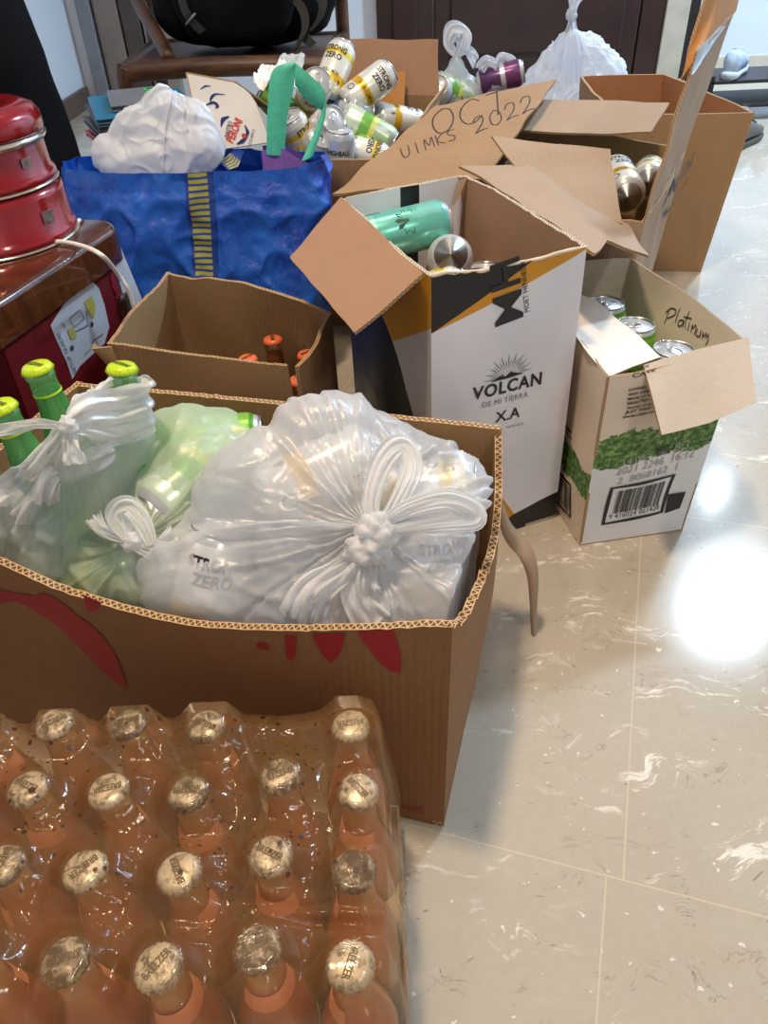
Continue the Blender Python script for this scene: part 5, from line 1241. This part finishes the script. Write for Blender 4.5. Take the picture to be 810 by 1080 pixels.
# ================================================================== CHAIR WITH BACKPACK, CASE, MAGAZINES
def chair():
    t = NT('aged_teak'); v = t.coord('Object', (3, 14, 14)); c = t.mix(t.ramp(t.noise(v, 3, 5, .6, dist=.8), [(.3, 0.), (.7, 1.)]), srgb(44, 27, 18), srgb(98, 64, 38)); m = t.done(t.bsdf(c, .42))
    r = empty('armchair', (-.40, 2.78, 0), 'low dark wooden armchair behind the boxes carrying a black backpack', 'chair')
    def bar(name, pts, rad, n=12):
        bm = bmesh.new(); tube(bm, curve_pts([Vector(p) for p in pts], 20), rad, n); build(name, bm, m, r)
    x0, x1, y0, y1, z = -.685, -.085, 2.50, 3.02, .415
    bar('front_rail', [(x0+.0, y0, z-.004), (-.5, y0-.012, z+.004), (-.25, y0-.012, z-.0), (x1, y0, z-.012)], .026)
    bar('side_rail', [(x0, y0, z), (x0-.02, y1, z)], .022); bar('side_rail', [(x1, y0, z-.01), (x1+.02, y1, z)], .022); bar('back_rail', [(x0-.02, y1, z), (x1+.02, y1, z)], .022)
    bar('leg', [(x0+.01, y0, z+.01), (x0, y0, z-.03), (x0+.0, y0, .2), (x0, y0, 0)], lambda t_: .028-.006*t_); bar('leg', [(x1, y0, z), (x1, y0, 0)], .024); bar('leg', [(x0-.02, y1, .95), (x0-.02, y1, 0)], .022); bar('leg', [(x1+.02, y1, .95), (x1+.02, y1, 0)], .022)
    bar('arm_post', [Y(178, 62, 2.52), Y(166, 38, 2.62), Y(150, 10, 2.75), Y(132, -30, 2.90)], .020)
    bar('back_slat', [(x0-.02, y1, .90), (x1+.02, y1, .90)], .022); bar('back_slat', [(x0-.02, y1, .72), (x1+.02, y1, .72)], .018)
    bm = bmesh.new(); box(bm, ((x0+x1)/2, (y0+y1)/2, z+.002), (x1-x0-.02, y1-y0-.02, .022), bev=.006); build('seat', bm, m, r, smooth=False)
chair()
def soft_box(bm, c, s, seed=1, amp=.02, sub=5, pw=3.2):
    rr = bmesh.ops.create_icosphere(bm, subdivisions=sub, radius=1)
    for v in rr['verts']:
        p = v.co.copy(); k = (abs(p.x)**pw+abs(p.y)**pw+abs(p.z)**pw)**(-1/pw); p *= k
        q = Vector(c)+Vector((p.x*s[0]/2, p.y*s[1]/2, p.z*s[2]/2)); n_ = noise.noise(q*7+Vector((seed, 0, 0)))+.5*noise.noise(q*18+Vector((seed, 3, 0)))
        v.co = q+p.normalized()*amp*n_
def backpack():
    m = plain('black_nylon', srgb(8, 9, 11), .85, nscale=40, bump=.4, Specular_IOR_Level=.15); m2 = plain('black_webbing', srgb(9, 9, 12), .55)
    r = empty('backpack', (-.34, 2.74, .43), 'bulky black backpack with loose straps lying on the wooden chair', 'backpack')
    bm = bmesh.new(); soft_box(bm, (-.35, 2.77, .655), (.56, .36, .44), 3, .018); build('main_pocket', bm, m, r)
    bm = bmesh.new(); soft_box(bm, (-.36, 2.60, .58), (.34, .12, .24), 5, .012); build('front_pocket', bm, m, r)
    def strap(pts, w):
        bm = bmesh.new(); c = curve_pts([Vector(p) for p in pts], 30)
        sheet(bm, lambda u, v: poly_at(c, v)+V3((u-.5)*w, 0, (u-.5)*w*.5), 3, 40, .004, (0, 0, 0)); build('strap', bm, m2, r)
    strap([Y(322, -12, 2.62), Y(340, 0, 2.60), Y(338, 18, 2.58), Y(330, 30, 2.57), Y(322, 38, 2.57), Y(330, 48, 2.56)], .024)
    strap([Y(300, -10, 2.60), Y(318, 8, 2.58), Y(322, 30, 2.56), Y(312, 52, 2.54)], .022)
    strap([Y(190, -8, 2.56), Y(196, 12, 2.53), Y(204, 24, 2.525), Y(214, 34, 2.52)], .02)
    bm = bmesh.new(); tube(bm, [Y(196, 26, 2.515), Y(206, 14, 2.515)], .003, 8); build('zip_pull', bm, plain('grey_cord', srgb(120, 120, 124), .5), r)
backpack()
def black_case():
    r = empty('soft_case', (-.82, 1.84, 0), 'tall black soft case standing upright behind the red tins', 'case')
    m = plain('black_canvas', srgb(9, 9, 11), .9, nscale=30, bump=.35, Specular_IOR_Level=.12)
    bm = bmesh.new(); prof = [(.001, .0), (.15, .0), (.175, .02), (.178, .30), (.170, .45), (.162, .55), (.150, .65), (.135, .75), (.12, .85), (.10, .98), (.06, 1.06), (.001, 1.08)]
    prof = [(interp([(z, rr) for rr, z in prof], z), z) for z in [i*1.08/60 for i in range(61)]]
    rg = lathe(bm, prof, 48)
    for ring in rg:
        for v in ring:
            k = noise.noise(v.co*5)*.016+noise.noise(v.co*14)*.005; l = math.hypot(v.co.x, v.co.y)
            if l > .05: v.co.x *= 1+k/l; v.co.y *= 1+k/l
    bmesh.ops.transform(bm, matrix=Matrix.Translation((-.835, 1.84, 0)), verts=bm.verts); build('case_body', bm, m, r)
    bm = bmesh.new(); tube(bm, [V3(-.812+.178*math.cos(a), 1.84+.178*math.sin(a), .3) for a in [2*PI*i/40 for i in range(41)]], .006, 8, caps=False); build('seam', bm, plain('black_webbing', CB), r)
    bm = bmesh.new(); tube(bm, curve_pts([V3(-.80, 1.665, .62), V3(-.79, 1.63, .70), V3(-.80, 1.67, .80)], 20), .009, 8); build('carry_handle', bm, plain('black_webbing', CB), r)
black_case()
def magazines():
    st = empty('storage_box', (-.49, 2.04, 0), 'dark cardboard box under the tilted folders and magazines', 'box')
    bm = bmesh.new(); box(bm, (-.49, 2.04, .16), (.27, .28, .32), bev=.004); build('box_body', bm, plain('charcoal_card', srgb(48, 46, 48), .6), st, smooth=False)
    bm = bmesh.new(); box(bm, (-.49, 2.04, .325), (.28, .29, .012), bev=.003); build('box_lid', bm, plain('charcoal_card', CB), st, smooth=False)
    Z = .332; specs = [('magazine', srgb(178, 44, 60), 'pinkish red magazine at the bottom of the tilted pile', .012, (.24, .30)), ('magazine', srgb(188, 190, 196), 'white magazine second from the bottom of the tilted pile', .010, (.23, .30)),
                       ('folder', srgb(40, 38, 44), 'black folder in the middle of the tilted pile', .014, (.25, .31)), ('magazine', srgb(196, 30, 50), 'bright red magazine sticking out right of the black folder', .009, (.22, .28)),
                       ('folder', srgb(46, 44, 50), 'thin dark folder right under the teal one', .012, (.24, .31)), ('folder', srgb(16, 110, 150), 'teal blue folder near the top of the tilted pile', .012, (.23, .31)), ('document_case', srgb(116, 118, 124), 'grey document case with a green n sticker on top of the pile', .014, (.14, .22))]
    for k, (nm, col, lab, th, (w, l)) in enumerate(specs):
        a = math.radians(30-k*2.2); c = V3(-.530-.004*k+(.03 if k == 3 else 0), 2.04+.010*k, Z+th/2)
        r = empty(nm, (c.x, c.y, Z), lab, 'folder' if nm != 'magazine' else 'magazine', 'folders and magazines in the tilted pile')
        R_ = Matrix.Rotation(a, 4, 'Z')
        bm = bmesh.new(); box(bm, c, (w, l, th*.25), R_, .001); bmesh.ops.translate(bm, verts=bm.verts, vec=(0, 0, th*.36)); box(bm, c-V3(0, 0, th*.36), (w, l, th*.22), R_, .001); build('cover', bm, plain('cover_%d' % k, col, .35), r, smooth=False)
        bm = bmesh.new(); box(bm, c, (w-.006, l-.006, th*.55), R_); build('pages', bm, plain('page_edges', srgb(200, 198, 190), .8) if nm == 'magazine' else plain('dark_page_edges', srgb(66, 66, 70), .7), r, smooth=False)
        if k == 6:
            bm = bmesh.new(); box(bm, c+R_ @ V3(.035, .07, th/2+.0005), (.032, .032, .0015), R_, .0004); build('green_sticker', bm, plain('green_sticker', srgb(40, 200, 80), .4), r, smooth=False)
            d = Decal(lambda x, y: c+R_ @ V3(.035+x, .07+y, th/2+.0018)); d.text('n', (-.008, -.008), (.008, -.008), .04); d.done('sticker_letter', [M_black], r)
        Z += th+.0005
magazines()

# ================================================================== REAR BAGS AND SHOES
boxE, wE = carton('cardboard_box', 'low cardboard box at the back holding two small knotted bags', 'box', [V3(.16, 2.16), V3(.43, 2.14), V3(.44, 2.42), V3(.17, 2.44)], [V3(.16, 2.16, .33), V3(.43, 2.14, .33), V3(.44, 2.42, .335), V3(.17, 2.44, .335)], .005, None, {}, .005, 151, .008, nu=16, nv=6)
M_rear = film('rear_bag_film', srgb(234, 238, 246), .62, .02, .33, .5, 0., .3); M_rearw = film('rear_big_bag_film', srgb(236, 240, 248), .88, .02, .35, .5, 0., .3)
k = Y(481, 58, 2.26)
L = [tuple(Y(466, 100, 2.25))+(.035,), tuple(Y(497, 98, 2.28))+(.036,), tuple(Y(480, 88, 2.28))+(.040,), tuple(Y(482, 115, 2.28))+(.05,), (.24, 2.28, .2, .06)]
r = bag('plastic_bag', 'small knotted white bag with green cans at the back, left of the big tied bag', tuple(Y(482, 108, 2.28)), k, L, M_rear, .8, 150, 80, .006, 61, .4, .02, 'small bags in the back box', .004, 24)
bm = bmesh.new(); ribbon(bm, [k, Y(474, 46, 2.26), Y(478, 32, 2.27), Y(490, 34, 2.27), Y(488, 48, 2.26), Y(483, 58, 2.26)], lambda t: .022+.022*math.sin(PI*t), .006, 3, nv=30); ribbon(bm, [k, Y(492, 52, 2.27), Y(502, 66, 2.28)], lambda t: .02+.03*t, .005, 5, nv=16); build('bag_knot', bm, M_rearw, r)
put_can('green_glass', Y(478, 96, 2.26), (.8, .2, -.35), 'lime green can in the small back bag', 'cans in the small back bags', 1., center=True)
put_can('blue', Y(466, 104, 2.25), (-.2, -.6, .5), 'silver-topped can at the left of the small back bag', 'cans in the small back bags', 1., center=True)
k = Y(524, 72, 2.28)
L = [tuple(Y(522, 92, 2.28))+(.036,), tuple(Y(535, 88, 2.30))+(.03,), tuple(Y(526, 110, 2.30))+(.05,), (.36, 2.30, .2, .05)]
r = bag('plastic_bag', 'small open white bag with a purple can at the back, beside the big tied bag', tuple(Y(526, 106, 2.30)), k, L, film('clear_rear_film', srgb(226, 226, 236), .35, .02, .25, .5, 0., .4), .8, 120, 70, .005, 63, .4, .02, 'small bags in the back box', .004, 20)
bm = bmesh.new(); ribbon(bm, [Y(506, 74, 2.26), Y(514, 64, 2.27), Y(528, 72, 2.27)], lambda t: .03, .008, 13, nv=16); ribbon(bm, [Y(524, 76, 2.27), Y(530, 60, 2.28), Y(538, 62, 2.28), Y(540, 74, 2.28)], lambda t: .028, .008, 15, nv=18); build('bag_knot', bm, M_rearw, r)
put_can('grape', Y(528, 82, 2.28), (.85, -.1, .2), 'purple and white can in the small back bag', 'cans in the small back bags', 2.2, center=True)
k = Y(602, 30, 2.58)
L = [tuple(Y(u, v, 2.62))+(rr,) for u, v, rr in ((568, 92, .055), (610, 90, .06), (640, 82, .06), (585, 66, .045), (622, 58, .05), (600, 48, .02))]+[(.50, 2.62, .10, .10), (.72, 2.62, .10, .10)]
r = bag('plastic_bag', 'big white plastic bag tied at the top with a tall twist, before the dark door', tuple(Y(602, 105, 2.62)), k, L, M_rearw, .85, 220, 120, .011, 67, .42, .01, None, .006, 36)
bm = bmesh.new(); knot_lump(bm, Y(603, 15, 2.58), (.014, .014, .02), 3); ribbon(bm, [Y(602, 34, 2.58), Y(604, 12, 2.58), Y(607, -5, 2.58), Y(616, -25, 2.58)], lambda t: .05-.026*math.sin(PI*min(1, t*1.6)), .006, 23, nv=24); build('bag_knot', bm, M_rearw, r)

def shoe(loc, rot, col, col2, label, k=1.0):
    r = empty('shoe', loc, label, 'shoe', 'shoes by the far wall'); R_ = Matrix.Translation(loc) @ Matrix.Rotation(rot, 4, 'Z') @ Matrix.Scale(k, 4)
    def loft(secs, name, mat):
        bm = bmesh.new(); rings = []
        for (y, w, z0, z1, pw) in secs:
            ring = []
            for i in range(20):
                a = 2*PI*i/20; cx_, cz = math.cos(a), math.sin(a)
                ring.append(bm.verts.new((w*math.copysign(abs(cx_)**pw, cx_), y, (z0+z1)/2+(z1-z0)/2*math.copysign(abs(cz)**pw, cz))))
            rings.append(ring)
        for a, b in zip(rings, rings[1:]):
            for i in range(20): bm.faces.new((a[i], a[(i+1) % 20], b[(i+1) % 20], b[i]))
        bm.faces.new(rings[0]); bm.faces.new(rings[-1][::-1]); bmesh.ops.recalc_face_normals(bm, faces=bm.faces)
        bmesh.ops.transform(bm, matrix=R_, verts=bm.verts); return build(name, bm, mat, r)
    loft([(-.135, .022, .0, .026, .6), (-.125, .036, 0, .028, .5), (-.06, .045, 0, .024, .5), (.03, .036, 0, .024, .5), (.10, .038, 0, .028, .5), (.13, .03, 0, .03, .6)], 'sole', plain(label[:12]+'_sole', col2, .6))
    loft([(-.128, .020, .020, .040, .8), (-.11, .036, .02, .056, .8), (-.06, .042, .02, .066, .8), (-.01, .038, .02, .085, .8), (.04, .036, .02, .098, .8), (.09, .036, .02, .10, .8), (.122, .026, .02, .095, .8)], 'upper', plain(label[:12]+'_upper', col, .6, nscale=60, bump=.3))
    bm = bmesh.new()
    for i in range(4): tube(bm, [V3(-.022, -.05+i*.02, .071+i*.008), V3(0, -.05+i*.02, .076+i*.008), V3(.022, -.05+i*.02, .071+i*.008)], .0025, 6)
    bmesh.ops.transform(bm, matrix=R_, verts=bm.verts); build('laces', bm, plain(label[:12]+'_lace', col2, .7), r)
rk = empty('shoe_rack', (1.75, 3.62, 0), 'low dark shoe rack against the far right wall', 'shelf')
dm = plain('dark_rack_wood', srgb(34, 24, 26), .5)
for z_ in (.055, .145):
    bm = bmesh.new(); box(bm, (1.85, 3.65, z_), (.86, .30, .014), bev=.003); build('shelf_board', bm, dm, rk, smooth=False)
for x_ in (1.43, 2.27):
    bm = bmesh.new(); box(bm, (x_, 3.65, .085), (.018, .30, .17), bev=.003); build('side_panel', bm, dm, rk, smooth=False)
shoe(V3(1.425, 3.10, .0), 2.4, srgb(96, 92, 88), srgb(70, 66, 56), 'grey sneaker on the floor behind the far cardboard box')
shoe(V3(1.50, 3.32, .0), 2.7, srgb(110, 108, 106), srgb(60, 56, 52), 'brownish grey shoe standing behind the grey sneaker')
shoe(V3(1.56, 3.62, .152), 2.6, srgb(168, 184, 202), srgb(190, 200, 214), 'pale blue shoe on top of the dark rack')
shoe(V3(1.76, 3.62, .152), 2.8, srgb(170, 90, 96), srgb(200, 170, 170), 'dusty pink shoe on top of the dark rack', .9)
